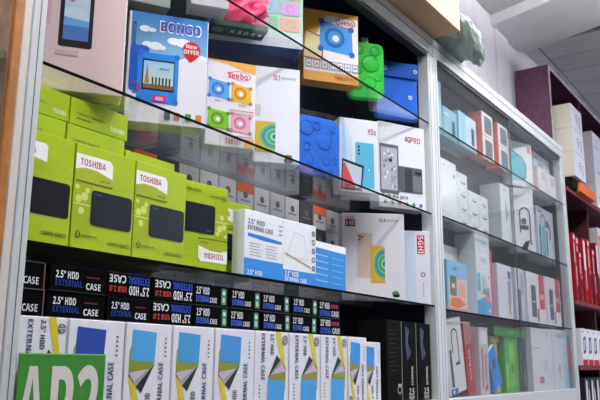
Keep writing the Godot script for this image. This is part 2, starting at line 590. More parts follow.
func cab_frame(t: Node3D, x0: float, x1: float, lp: float, rp: float, inner: Color) -> void:
	var mc := k(204, 208, 206)
	var top := 2.455
	boxpart("post", Vector3(x0, 0.0, -0.035), Vector3(x0 + lp, top - 0.06, 0), mc, mats.metal, t, 0.002)
	var groove_at := [x0 + lp * 0.5, x1 - rp * 0.75]
	for g in groove_at: boxpart("post_groove", Vector3(g, 0.02, -0.001), Vector3(g + 0.0016, top - 0.062, 0.0005), k(96, 100, 102), mats.plain, t, 0.0002)
	boxpart("post", Vector3(x1 - rp, 0.0, -0.035), Vector3(x1, top - 0.06, 0), mc, mats.metal, t, 0.002)
	var rail := boxpart("top_rail", Vector3(x0, 2.395, -0.035), Vector3(x1, 2.452, 0), mc, mats.metal, t, 0.002)
	boxpart("groove", Vector3(x0, 2.425, -0.001), Vector3(x1, 2.4275, 0.0006), k(60, 62, 66), mats.plain, rail, 0.0002)
	boxpart("door_track", Vector3(x0 + lp, 2.384, -0.03), Vector3(x1 - rp, 2.3945, -0.004), k(30, 32, 36), mats.plain, t, 0.001)
	boxpart("bottom_rail", Vector3(x0 + lp, 1.36, -0.035), Vector3(x1 - rp, 1.413, 0), mc, mats.metal, t, 0.002)
	boxpart("back_panel", Vector3(x0, 1.3, -0.268), Vector3(x1, 2.44, -0.258), inner, mats.back, t, 0.001)
	boxpart("side_panel", Vector3(x0 + 0.002, 1.3, -0.257), Vector3(x0 + lp - 0.004, 2.44, -0.036), inner, mats.back, t, 0.001)
	boxpart("side_panel", Vector3(x1 - rp + 0.004, 1.3, -0.257), Vector3(x1 - 0.002, 2.44, -0.036), inner, mats.back, t, 0.001)
	boxpart("top_panel", Vector3(x0, 2.441, -0.268), Vector3(x1, 2.452, -0.036), inner, mats.back, t, 0.001)
	boxpart("bottom_panel", Vector3(x0 + lp, 1.395, -0.257), Vector3(x1 - rp, 1.413, -0.036), k(120, 122, 126), mats.back, t, 0.001)
	boxpart("plinth", Vector3(x0 + lp, 0.0, -0.257), Vector3(x1 - rp, 1.359, -0.01), k(180, 176, 170), mats.wood, t, 0.002)

func shelf(t: Node3D, x0: float, x1: float, y: float) -> void:
	# y is the top face
	var s := boxpart("glass_shelf", Vector3(x0, y - 0.005, -0.236), Vector3(x1, y, -0.0045), Color.WHITE, mats.shelf, t, 0.0004)
	boxpart("polished_edge", Vector3(x0, y - 0.005, -0.0044), Vector3(x1, y, -0.003), k(5, 9, 8), mats.dark, s, 0.0003)
	boxpart("back_edge", Vector3(x0, y - 0.005, -0.2375), Vector3(x1, y, -0.2362), k(10, 18, 16), mats.edge, s, 0.0003)

func build_cabinets() -> void:
	var navy := k(18, 30, 66)
	var a := thing("display_cabinet", "white aluminium display cabinet with open front, holding green drive boxes and black cases", "cabinet", Vector3(0, 0, 0))
	cab_frame(a, 0.5755, 1.912, 0.0225, 0.032, navy)
	for y in [2.178, 1.914, 1.66]: shelf(a, 0.6, 1.878, y)
	var b := thing("display_cabinet", "white aluminium display cabinet with closed sliding glass doors", "cabinet", Vector3(0, 0, 0))
	cab_frame(b, 1.914, 3.277, 0.031, 0.042, k(34, 38, 54))
	for y in [2.186, 1.92, 1.655]: shelf(b, 1.947, 3.233, y)
	for q in [[1.9455, 2.595, -0.0125], [2.575, 3.2345, -0.0065]]:
		var d := boxpart("sliding_door", Vector3(q[0], 1.4135, q[2] - 0.0), Vector3(q[1], 2.3835, q[2] + 0.004), Color.WHITE, mats.glass, b, 0.0003)
		if q[2] < -0.01:
			boxpart("door_edge", Vector3(q[1] + 0.0002, 1.4135, q[2]), Vector3(q[1] + 0.002, 2.3835, q[2] + 0.004), k(14, 26, 24), mats.edge, d, 0.0003)
	# the wooden cabinet on the other side
	var n := thing("display_cabinet", "wooden display cabinet with orange brown frame and glass door, beside the green boxes", "cabinet", Vector3(0, 0, 0))
	boxpart("stile", Vector3(0.5465, 0, -0.006), Vector3(0.56, 2.45, 0.002), k(180, 112, 36), mats.wood, n, 0.0015)
	boxpart("trim_strip", Vector3(0.5605, 0, -0.035), Vector3(0.5745, 2.45, 0.0), k(216, 210, 202), mats.metal, n, 0.0015)
	boxpart("side_panel", Vector3(0.5505, 0, -0.256), Vector3(0.56, 2.45, -0.0125), k(206, 172, 146), mats.wood, n, 0.001)
	boxpart("back_panel", Vector3(-0.3, 0, -0.268), Vector3(0.56, 2.45, -0.258), k(170, 140, 110), mats.wood, n, 0.001)
	boxpart("door_pane", Vector3(-0.3, 0.4, -0.0115), Vector3(0.546, 2.45, -0.0075), Color.WHITE, mats.glass, n, 0.0003)
	boxpart("shelf_board", Vector3(-0.3, 1.9, -0.255), Vector3(0.5495, 1.914, -0.015), k(205, 190, 165), mats.wood, n, 0.001)
	boxpart("shelf_board", Vector3(-0.3, 1.646, -0.255), Vector3(0.5495, 1.66, -0.015), k(205, 190, 165), mats.wood, n, 0.001)
	carton("carton_box", "plain beige carton behind the glass of the wooden cabinet", Vector3(0.3, 1.9143, -0.06), 0, 0.235, 0.2, 0.1, k(206, 178, 150), k(206, 178, 150), k(206, 178, 150))
	carton("carton_box", "olive block standing in for a reflection in the glass of the wooden cabinet", Vector3(0.368, 1.6603, -0.018), 0, 0.18, 0.19, 0.1, k(150, 140, 50), k(150, 140, 50), k(150, 140, 50))  # solid olive block imitates a reflection on the door glass
	# price sign
	var s := thing("rack_sign", "green sign lettered AP2 in white, fixed to the cabinet's lower corner", "sign", Vector3(0.5985, 1.385, 0.0005))
	s.set_meta("w", 0.1415); s.set_meta("h", 0.128)
	boxpart("sign_board", Vector3(0, 0, 0), Vector3(0.1415, 0.128, 0.0025), k(34, 124, 12), mats.plain, s, 0.0005)
	var p := pr(s)
	p.z = 0.0028
	p.text("A", 0.0, 0.06, 0.31, 0.87, k(208, 204, 194))
	p.text("P", 0.36, 0.06, 0.62, 0.87, k(208, 204, 194))
	p.text("2", 0.66, 0.06, 0.93, 0.88, k(208, 204, 194))
	p.rect(0.0, 0.985, 1.0, 1.0, k(120, 190, 100))
	done(p, s, "lettering")

func build_rack() -> void:
	var mar := k(98, 54, 82)
	var t := thing("shelf_rack", "tall maroon wooden shelf rack beyond the display cabinets", "rack", Vector3(0, 0, 0))
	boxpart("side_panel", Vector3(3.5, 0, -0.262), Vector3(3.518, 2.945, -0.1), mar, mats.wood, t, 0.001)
	boxpart("panel_edging", Vector3(3.4985, 0, -0.0995), Vector3(3.5195, 2.945, -0.098), k(222, 214, 216), mats.wood, t, 0.0004)
	boxpart("top_board", Vector3(3.519, 2.927, -0.262), Vector3(6.4, 2.945, -0.1), mar, mats.wood, t, 0.001)
	boxpart("top_edging", Vector3(3.52, 2.925, -0.0995), Vector3(6.4, 2.947, -0.098), k(222, 214, 216), mats.wood, t, 0.0004)
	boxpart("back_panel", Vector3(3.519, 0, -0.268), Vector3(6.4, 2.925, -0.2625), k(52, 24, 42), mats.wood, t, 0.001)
	for x in [4.06, 4.62, 5.18, 5.74]:
		boxpart("divider", Vector3(x, 0, -0.262), Vector3(x + 0.018, 2.926, -0.101), k(96, 36, 48), mats.wood, t, 0.001)
	var i := 0
	for y in [2.33, 1.80, 1.505, 1.15]:
		var sb := boxpart("shelf_board", Vector3(3.519, y - 0.018, -0.2615), Vector3(6.4, y, -0.06), mar, mats.wood, t, 0.001)
		boxpart("shelf_edging", Vector3(3.519, y - 0.02, -0.0595), Vector3(6.4, y, -0.056), k(140, 28, 42), mats.wood, sb, 0.0006)
		i += 1
	# bulky white cartons in the first compartment
	var o := carton("accessory_carton", "orange carton beneath the stack of white cartons on the maroon rack", Vector3(3.665, 2.3303, -0.03), 0, 0.3, 0.0518, 0.17, k(238, 120, 60), k(238, 120, 60), k(238, 120, 60))
	carton("accessory_carton", "black block added as painted shadow beneath the stack of white cartons on the maroon rack", Vector3(3.555, 2.3303, -0.04), 0, 0.1, 0.0518, 0.16, k(24, 22, 26), k(24, 22, 26), k(24, 22, 26))  # black block stands for the shadow under the stack
	for s in 3:
		var b := carton("white_carton", ["lowest", "middle", "topmost"][s] + " of three white cartons stacked on the maroon rack", Vector3(3.55, 2.3825 + s * 0.1215, -0.02), 0, 0.2, 0.12, 0.19, k(236, 236, 246), k(222, 216, 198), k(222, 216, 198), "white cartons stacked on the maroon rack")
		var p := pr(b)
		p.text("LOT", 0.4, 0.3, 0.55, 0.7, k(70, 70, 90), 3)
		p.rect(0.7, 0.2, 0.75, 0.7, k(120, 120, 140))
		done(p, b)
	for c in 2:
		for s in 3:
			var b := carton("white_carton", ORD[s] + " from the shelf in the white carton column " + ["just past the first divider", "two columns past the first divider"][c] , Vector3(4.085 + c * 0.24, 2.3305 + s * 0.1415, -0.05), 0, 0.22, 0.14, 0.19, k(232, 232, 242), k(232, 232, 242), k(232, 232, 242), "white cartons past the divider")
			var p := pr(b)
			p.rect(0.2, 0.4, 0.5, 0.46, k(150, 150, 165))
			done(p, b)
	for s in 6:
		var b := carton("white_carton", ORD[s] + " white slim carton from the second rack divider", Vector3(4.645 + s * 0.088, 2.3305, -0.06), 0, 0.082, 0.42, 0.15, k(238, 236, 244), k(238, 236, 244), k(238, 236, 244), "slim white cartons on the rack")
		var p := pr(b)
		p.rect(0.2, 0.5, 0.5, 0.7, k(170, 165, 180))
		done(p, b)
	# red packs below
	var r := RandomNumberGenerator.new()
	r.seed = 11
	for s in 12:
		var hh := r.randf_range(0.22, 0.33)
		var red := k(160 + r.randf_range(-40, 24), 24, 36)
		var b := carton("accessory_pack", ORD[mini(s, 10)] + (" red accessory pack from the maroon side panel" if s < 11 else " red accessory pack, last before the rack divider"), Vector3(3.535 + s * 0.043, 1.8003, -0.05 - 0.02 * (s % 2)), 0, 0.038, hh, 0.12, red, red, red, "red packs on the maroon rack", "package")
		var p := pr(b)
		p.rect(0.15, 0.9, 0.85, 0.97, k(236, 228, 228))
		p.rect(0.1, 0.55, 0.4, 0.85, k(230, 220, 222))
		p.rect(0.55, 0.2, 0.8, 0.5, k(226, 210, 212))
		p.rect(0.2, 0.1, 0.9, 0.16, k(40, 20, 30))
		if s % 3 == 1: p.rect(0.0, 0.5, 1.0, 0.95, k(222, 212, 214))
		if s % 4 == 2: p.rect(0.1, 0.2, 0.9, 0.45, k(30, 24, 30))
		done(p, b)
	for s in 8:
		var yel := s % 3 == 1
		var cc := k(224, 160, 50) if yel else k(220, 214, 220)
		var b := carton("accessory_pack", ORD[s] + (" tall pack past the rack divider, amber" if yel else " tall pack past the rack divider, pale"), Vector3(4.085 + s * 0.064, 1.8003, -0.06), 0, 0.056, 0.42 - 0.05 * (s % 3), 0.12, cc, cc, cc, "pale and amber packs on the rack", "package")
		var p := pr(b)
		p.rect(0.1, 0.75, 0.9, 0.9, k(236, 110, 50))
		p.rect(0.2, 0.2, 0.8, 0.3, k(170, 40, 50))
		done(p, b)
	for s in 10:
		var b := carton("accessory_pack", ORD[s] + " white pack with red foot on the red edged shelf", Vector3((3.54 if s < 5 else 3.59) + s * 0.1, 1.5053, -0.045), 0, 0.085, 0.165, 0.1, k(226, 224, 230), k(226, 224, 230), k(226, 224, 230), "white and red packs on the rack", "package")
		var p := pr(b)
		p.rect(0.0, 0.0, 1.0, 0.16, k(190, 30, 44))
		p.poly([[0.2, 0.3], [0.7, 0.35], [0.8, 0.8], [0.3, 0.75]], k(60, 62, 78))
		p.poly([[0.35, 0.4], [0.55, 0.42], [0.62, 0.7], [0.42, 0.68]], k(210, 210, 220))
		p.disc(0.3, 0.92, 0.09, k(60, 80, 140))
		done(p, b)
	for s in 10:
		var b := carton("accessory_pack", ORD[s] + " black and white pack on the rack's lowest visible shelf", Vector3((3.54 if s < 5 else 3.59) + s * 0.1, 1.1503, -0.045), 0, 0.085, 0.3, 0.1, k(44, 40, 46), k(44, 40, 46), k(44, 40, 46), "black and white packs on the rack", "package")
		var p := pr(b)
		p.poly([[0.1, 0.55], [0.45, 0.6], [0.5, 0.95], [0.2, 0.97]], k(214, 210, 216))
		p.poly([[0.6, 0.5], [0.9, 0.52], [0.85, 0.8], [0.65, 0.86]], k(196, 190, 198))
		done(p, b)

func build_top_shelf() -> void:
	var Y := 2.1783
	# grey carton whose underside shows at the top edge
	var g := carton("grey_carton", "small grey carton on the top glass shelf beside the pink pouch", Vector3(0.965, Y, -0.075), -36, 0.075, 0.1, 0.05, k(190, 190, 194), k(190, 190, 194), k(190, 190, 194))
	var gp := pr(g)
	gp.text("LCD", 0.2, 0.4, 0.7, 0.6, k(80, 84, 90))
	done(gp, g)
	for q in [[0.77, -0.15, "brown", k(120, 70, 60)], [0.885, -0.165, "sage green", k(140, 152, 140)]]:
		var e := carton("grey_carton", "small %s carton on the top glass shelf above the kids tablet box" % q[2], Vector3(q[0], Y, q[1]), -30, 0.085, 0.12, 0.05, q[3], q[3], q[3])
		var ep := pr(e)
		ep.rect(0.1, 0.3, 0.6, 0.6, k(200, 196, 190))
		done(ep, e)
	# pastel activity box
	var t := carton("toy_box", "pastel patterned box with navy underside on the top glass shelf", Vector3(1.104, Y, -0.152), -40, 0.208, 0.19, 0.07, k(196, 214, 206), k(196, 214, 206), k(40, 62, 120))
	var p := pr(t)
	p.rect(0.0, 0.0, 1.0, 0.16, k(200, 206, 214))
	p.grad(0.0, 0.16, 1.0, 1.0, k(176, 216, 190), k(120, 190, 150))
	var cs := [k(226, 160, 150), k(160, 190, 226), k(236, 206, 160), k(190, 160, 210), k(130, 200, 150), k(220, 140, 170)]
	for i in 4:
		for j in 4:
			p.rrect(0.03 + i * 0.24, 0.2 + j * 0.2, 0.25 + i * 0.24, 0.37 + j * 0.2, 0.008, cs[(i * 2 + j * 3) % 6])
			p.ring(0.14 + i * 0.24, 0.285 + j * 0.2, 0.03, 0.05, cs[(i + j + 1) % 6])
	done(p, t)
	# pink pouch on its dark green card
	var k2 := thing("pink_pouch", "pink plastic pouch on a dark green card on the top glass shelf", "pouch", Vector3(1.052, Y, -0.098), -36)
	k2.set_meta("w", 0.12); k2.set_meta("h", 0.055)
	boxpart("card_tray", Vector3(0, 0, -0.05), Vector3(0.12, 0.012, 0), k(28, 66, 46), mats.card, k2, 0.001)
	var cm := part("pouch", crumple(0.056, 0.062, 0.03, 0.35, 1.6, 3, k(226, 70, 110), mats.glossy, -0.045), k2)
	cm.position = Vector3(0.06, 0.0575, -0.026)
	var up := pr(k2)
	up.z = 0.0003
	for s in 5: up.text("KIDS*"[s], 0.38 + s * 0.12, 0.35, 0.46 + s * 0.12, 0.62, k(200, 215, 205))
	up.rect(0.05, 0.3, 0.25, 0.7, k(90, 120, 104))
	var um := part("card_print", up.mb.mesh(mats.print), k2)
	um.rotation_degrees.x = 90
	um.position = Vector3(0, 0.0, -0.05)
	# kids' tablet box
	var s := carton("tablet_box", "orange and white box with a blue toy tablet picture on the top glass shelf", Vector3(1.404, Y, -0.112), -36, 0.146, 0.187, 0.045, k(236, 232, 230), k(222, 160, 76), k(222, 160, 76))
	p = pr(s)
	p.poly([[0, 1], [0.45, 1], [0.12, 0.5], [0, 0.45]], k(224, 168, 70))
	p.rect(0.0, 0.94, 1.0, 1.0, k(226, 172, 80))
	p.rect(0.0, 0.0, 1.0, 0.13, k(222, 160, 76))
	p.poly([[0, 0.3], [0.02, 0.7], [0.36, 0.62], [0.34, 0.28]], k(160, 50, 60))
	p.poly([[0.0, 0.32], [0.04, 0.68], [0.34, 0.605], [0.32, 0.3]], k(220, 206, 150))
	bear_tablet(p, 0.28, 0.45, 0.62, k(74, 150, 214), k(40, 100, 180))
	p.ring(0.76, 0.87, 0.17, 0.19, k(200, 70, 70), 0.5)
	p.text("Seebo", 0.62, 0.83, 0.9, 0.91, k(196, 40, 60))
	for i in 7:
		p.rect(0.03 + i * 0.14, 0.17, 0.15 + i * 0.14, 0.29, k(150, 140, 146))
		p.rect(0.045 + i * 0.14, 0.185, 0.135 + i * 0.14, 0.275, k(226, 224, 226))
		p.disc(0.09 + i * 0.14, 0.23, 0.025, [k(120, 150, 200), k(210, 120, 120), k(140, 180, 140)][i % 3])
	p.text("TABLET PC", 0.55, 0.045, 0.92, 0.09, k(150, 90, 40))
	done(p, s)
	# green bubble case and blue pouch
	var gc := thing("bubble_case", "green bubble textured tablet case on the top glass shelf", "case", Vector3(1.572, Y, -0.086), -41)
	bubble_case(gc, 0.1, 0.157, 0.02, k(46, 176, 60), [[0.3, 0.85, 0.012], [0.62, 0.62, 0.022], [0.25, 0.5, 0.013], [0.75, 0.85, 0.012], [0.6, 0.28, 0.016], [0.25, 0.22, 0.012], [0.83, 0.38, 0.009]], mats.glossy)
	var hook := boxpart("hang_tab", Vector3(0.04, 0.156, -0.012), Vector3(0.06, 0.175, -0.01), k(120, 190, 130), mats.glossy, gc, 0.0005)
	hook.name = "hang_tab"
	var bp := thing("blue_pouch", "glossy blue tablet pouch with eyelets on the top glass shelf", "pouch", Vector3(1.752, Y, -0.106), -36)
	var b := MB.new()
	b.box(Vector3(0, 0, -0.018), Vector3(0.136, 0.155, 0), 0.006, k(36, 96, 196), k(30, 84, 180), k(30, 80, 170))
	part("sleeve", b.mesh(mats.glossy), bp)
	boxpart("flap", Vector3(0.002, 0.125, 0.0005), Vector3(0.134, 0.172, 0.006), k(28, 78, 170), mats.glossy, bp, 0.003)
	for q in [[0.03, 0.148], [0.125, 0.148], [0.11, 0.07]]:
		var e := MB.new()
		for j in 12:
			var a0 := TAU * j / 12.0
			var a1 := TAU * (j + 1) / 12.0
			var d0 := Vector3(cos(a0), sin(a0), 0)
			var d1 := Vector3(cos(a1), sin(a1), 0)
			var c0 := Vector3(q[0], q[1], 0.0075 if q[1] > 0.1 else 0.0015)
			e.quad(c0 + d0 * 0.003, c0 + d1 * 0.003, c0 + d1 * 0.0065, c0 + d0 * 0.0065, Vector3.BACK, k(210, 220, 230))
			e.quad(c0 + d0 * 0.0065, c0 + d1 * 0.0065, c0 + d1 * 0.0065 - Vector3(0, 0, 0.0016), c0 + d0 * 0.0065 - Vector3(0, 0, 0.0016), d0, k(200, 210, 220))
		part("eyelet", e.mesh(mats.metal), bp)

func build_second_shelf() -> void:
	var Y := 1.9143
	# tablet box in pink grey
	var t := carton("tablet_box", "tall pinkish white box with a tablet photograph, behind the cabinet's end post", Vector3(0.632, Y, -0.117), -36.7, 0.161, 0.24, 0.045, k(216, 190, 188), k(236, 232, 236), k(216, 190, 188))
	var p := pr(t)
	p.rect(0.0, 0.44, 0.28, 1.0, k(206, 168, 184))
	p.rrect(0.36, 0.3, 0.68, 0.96, 0.004, k(40, 28, 32))
	p.rect(0.4, 0.35, 0.64, 0.93, k(176, 196, 214))
	p.rect(0.4, 0.35, 0.64, 0.45, k(70, 110, 170))
	p.rect(0.4, 0.45, 0.64, 0.52, k(96, 150, 200))
	p.poly([[0.4, 0.51], [0.64, 0.49], [0.64, 0.56], [0.49, 0.59], [0.4, 0.57]], k(190, 206, 220))
	for q in [[0.45, 0.69], [0.49, 0.74], [0.47, 0.64], [0.51, 0.68]]: p.disc(q[0], q[1], 0.028, k(206, 96, 100))
	p.rect(0.34, 0.24, 0.56, 0.275, k(196, 170, 168))
	done(p, t)
	# BONGO
	t = carton("tablet_box", "blue and white BONGO kids tablet box with a screen picture", Vector3(0.842, Y, -0.106), -36.5, 0.144, 0.207, 0.055, k(232, 230, 236), k(232, 230, 236), k(232, 230, 236))
	p = pr(t)
	p.grad(0.03, 0.42, 0.99, 1.0, k(150, 200, 222), k(44, 110, 176))
	p.poly([[0.03, 0.0], [0.99, 0.0], [0.99, 0.6], [0.8, 0.66], [0.6, 0.58], [0.03, 0.5]], k(230, 226, 232))
	p.rect(0.03, 0.3, 0.16, 0.52, k(230, 226, 232))
	for q in [[0.2, 0.85, 0.07], [0.29, 0.845, 0.05], [0.56, 0.765, 0.08], [0.68, 0.76, 0.1], [0.8, 0.75, 0.06], [0.24, 0.705, 0.07], [0.34, 0.7, 0.09], [0.42, 0.69, 0.05], [0.92, 0.63, 0.08]]:
		p.disc(q[0], q[1], q[2], k(232, 236, 240), 0.6)
	p.text("BONGO", 0.38, 0.835, 0.91, 0.945, k(236, 238, 246))
	p.text("BONGO", 0.393, 0.846, 0.897, 0.934, k(70, 66, 150))
	p.disc(0.79, 0.7, 0.115, k(186, 34, 44), 1.05)
	p.poly([[0.7, 0.64], [0.86, 0.63], [0.78, 0.585]], k(186, 34, 44))
	p.text("New", 0.72, 0.72, 0.86, 0.755, k(240, 230, 230))
	p.text("OFFER", 0.69, 0.665, 0.89, 0.705, k(240, 230, 230))
	p.rect(0.05, 0.66, 0.09, 0.9, k(44, 60, 130))
	p.rect(0.06, 0.7, 0.085, 0.88, k(60, 120, 180))
	p.rrect(0.03, 0.27, 0.26, 0.69, 0.006, k(26, 84, 172))
	p.rrect(0.13, 0.18, 0.635, 0.63, 0.007, k(46, 122, 206))
	for q in [[0.16, 0.615], [0.61, 0.615], [0.61, 0.2], [0.16, 0.2]]: p.disc(q[0], q[1], 0.035, k(36, 100, 190))
	p.rect(0.19, 0.29, 0.585, 0.57, k(24, 28, 40))
	p.grad(0.205, 0.305, 0.575, 0.555, k(200, 212, 190), k(150, 196, 220))
	p.rect(0.205, 0.305, 0.575, 0.345, k(120, 90, 60))
	p.poly([[0.22, 0.35], [0.28, 0.35], [0.25, 0.53]], k(150, 120, 80))
	for q in 6: p.rect(0.31 + q * 0.042, 0.34, 0.33 + q * 0.042, 0.41, k(50, 46, 54))
	p.text("BONGO", 0.4, 0.48, 0.52, 0.5, k(90, 100, 120))
	p.rect(0.33, 0.195, 0.5, 0.25, k(196, 40, 110))
	p.text("KIDS", 0.37, 0.205, 0.46, 0.235, k(240, 220, 230))
	p.ring(0.1, 0.3, 0.05, 0.07, k(176, 40, 60), 1.0, -PI * 0.6, PI * 0.6)
	for q in [[0.48, k(44, 60, 50)], [0.6, k(190, 90, 60)], [0.74, k(70, 140, 80)], [0.87, k(196, 130, 50)]]: p.rrect(q[0], 0.04, q[0] + 0.075, 0.11, 0.002, q[1])
	done(p, t)
	# small tablet box with four tablets
	t = carton("tablet_box", "white box with four coloured toy tablets printed beneath an orange band", Vector3(1.028, Y, -0.0845), -32.6, 0.101, 0.177, 0.045, k(232, 230, 234), k(232, 230, 234), k(232, 230, 234))
	p = pr(t)
	p.poly([[0, 1], [1, 1], [1, 0.88], [0.75, 0.9], [0.4, 0.96], [0, 0.985]], k(222, 166, 80))
	p.ring(0.68, 0.84, 0.2, 0.225, k(206, 90, 96), 0.45)
	p.text("Seebo", 0.42, 0.8, 0.84, 0.88, k(196, 60, 80))
	bear_tablet(p, 0.04, 0.56, 0.43, k(96, 160, 214), k(60, 110, 190))
	bear_tablet(p, 0.5, 0.54, 0.42, k(214, 172, 70), k(180, 120, 40))
	bear_tablet(p, 0.04, 0.21, 0.43, k(124, 184, 50), k(80, 140, 30))
	bear_tablet(p, 0.5, 0.19, 0.42, k(222, 166, 186), k(190, 110, 140))
	p.text("Blue", 0.18, 0.5, 0.28, 0.53, k(90, 90, 110))
	p.text("Yellow", 0.66, 0.48, 0.82, 0.51, k(150, 110, 60))
	p.rect(0.47, 0.38, 0.97, 0.39, k(206, 110, 100))
	p.rect(0.47, 0.42, 0.97, 0.43, k(206, 110, 100))
	p.rect(0.4, 0.12, 0.97, 0.13, k(206, 110, 100))
	p.rect(0.78, 0.0, 0.98, 0.1, k(214, 156, 60))
	p.text("TABLET", 0.4, 0.03, 0.72, 0.09, k(90, 60, 60))
	done(p, t)
	# tablet box with the colourful wallpaper
	t = carton("tablet_box", "white tablet box with a green and orange ring wallpaper, on the middle shelf", Vector3(1.18, Y, -0.085), -40.2, 0.1, 0.214, 0.045, k(234, 236, 242), k(234, 236, 242), k(234, 236, 242))
	p = pr(t)
	p.rect(0.01, 0.47, 0.14, 0.59, k(214, 204, 200))
	swirl(p, 0.03, 0.1, 0.47, 0.42)
	p.text("10.1", 0.4, 0.86, 0.55, 0.92, k(190, 60, 80))
	p.text("MatePad", 0.58, 0.88, 0.9, 0.905, k(150, 150, 165))
	p.rrect(0.68, 0.03, 0.84, 0.09, 0.003, k(80, 120, 80))
	p.disc(0.76, 0.03, 0.11, k(44, 44, 50), 0.5)
	done(p, t)
	# blue bubble case
	t = thing("bubble_case", "bright blue bubble textured tablet case between two white tablet boxes", "case", Vector3(1.303, Y, -0.0575), -23.1)
	bubble_case(t, 0.115, 0.137, 0.02, k(30, 104, 206), [[0.62, 0.6, 0.02], [0.2, 0.78, 0.017], [0.45, 0.83, 0.009], [0.66, 0.27, 0.011], [0.86, 0.28, 0.007], [0.3, 0.24, 0.009], [0.82, 0.82, 0.008], [0.2, 0.46, 0.009], [0.5, 0.1, 0.007], [0.75, 0.08, 0.007]], mats.glossy)
	part("clear_wrap", crinkle(0.122, 0.146, 0.0035, 9, mats.wrap), t).position = Vector3(-0.004, 0.0, 0.008)
	# Y5s
	t = carton("phone_box", "white phone box with a turquoise phone and red screen pictured", Vector3(1.505, Y, -0.0725), -34.7, 0.106, 0.188, 0.045, k(230, 234, 240), k(230, 234, 240), k(230, 234, 240))
	p = pr(t)
	p.poly([[0.0, 0.2], [0.34, 0.3], [0.3, 0.7], [0.12, 0.98], [0.0, 0.98]], k(196, 214, 232))
	p.poly([[0.05, 0.3], [0.2, 0.35], [0.12, 0.95], [0.05, 0.9]], k(166, 196, 226))
	p.rrect(0.4, 0.06, 0.88, 0.68, 0.004, k(92, 178, 206))
	for q in 3: p.disc(0.49, 0.62 - q * 0.05, 0.03, k(40, 60, 70))
	p.text("Y5s", 0.72, 0.8, 0.94, 0.88, k(166, 84, 60))
	p.poly([[0.02, 0.02], [0.55, 0.02], [0.62, 0.36], [0.06, 0.44]], k(44, 44, 60))
	p.poly([[0.06, 0.05], [0.52, 0.05], [0.57, 0.33], [0.09, 0.4]], k(196, 206, 222))
	p.poly([[0.06, 0.05], [0.4, 0.05], [0.14, 0.38], [0.09, 0.38]], k(206, 80, 84))
	p.rect(0.72, 0.3, 0.76, 0.32, k(220, 235, 240))
	done(p, t)
	# 4G PRO
	t = carton("tablet_box", "white 4G PRO box with grey patterned tablets, next to the mid post", Vector3(1.715, Y, -0.0785), -26.5, 0.158, 0.238, 0.045, k(232, 234, 238), k(232, 234, 238), k(232, 234, 238))
	p = pr(t)
	p.poly([[0.0, 0.93], [0.3, 0.96], [0.3, 1.0], [0.0, 1.0]], k(210, 210, 214))
	p.text("4G", 0.56, 0.8, 0.68, 0.87, k(50, 54, 62))
	p.text("PRO", 0.69, 0.8, 0.9, 0.87, k(186, 66, 52))
	p.rrect(0.02, 0.16, 0.42, 0.74, 0.004, k(96, 96, 104))
	p.rect(0.05, 0.2, 0.39, 0.7, k(176, 176, 184))
	var r := RandomNumberGenerator.new()
	r.seed = 21
	for i in 26:
		var cx := r.randf_range(0.09, 0.35)
		var cy := r.randf_range(0.23, 0.66)
		p.poly([[cx - 0.03, cy], [cx, cy - 0.025], [cx + 0.03, cy + 0.01], [cx, cy + 0.025]], [k(120, 120, 132), k(214, 214, 220), k(150, 150, 160)][i % 3])
	p.disc(0.25, 0.55, 0.03, k(36, 36, 44))
	p.rrect(0.4, 0.2, 0.92, 0.5, 0.003, k(84, 86, 92))
	p.rect(0.54, 0.2, 0.7, 0.48, k(58, 60, 66))
	p.rect(0.72, 0.22, 0.9, 0.4, k(110, 112, 118))
	p.rect(0.76, 0.42, 0.9, 0.46, k(40, 42, 46))
	p.text("Tab 4G pro", 0.06, 0.1, 0.6, 0.16, k(70, 72, 80))
	for i in 6: p.disc(0.12 + i * 0.15, 0.06, 0.035, [k(90, 110, 60), k(120, 170, 60), k(200, 90, 110), k(190, 130, 40), k(60, 160, 90), k(90, 120, 190)][i])
	done(p, t)

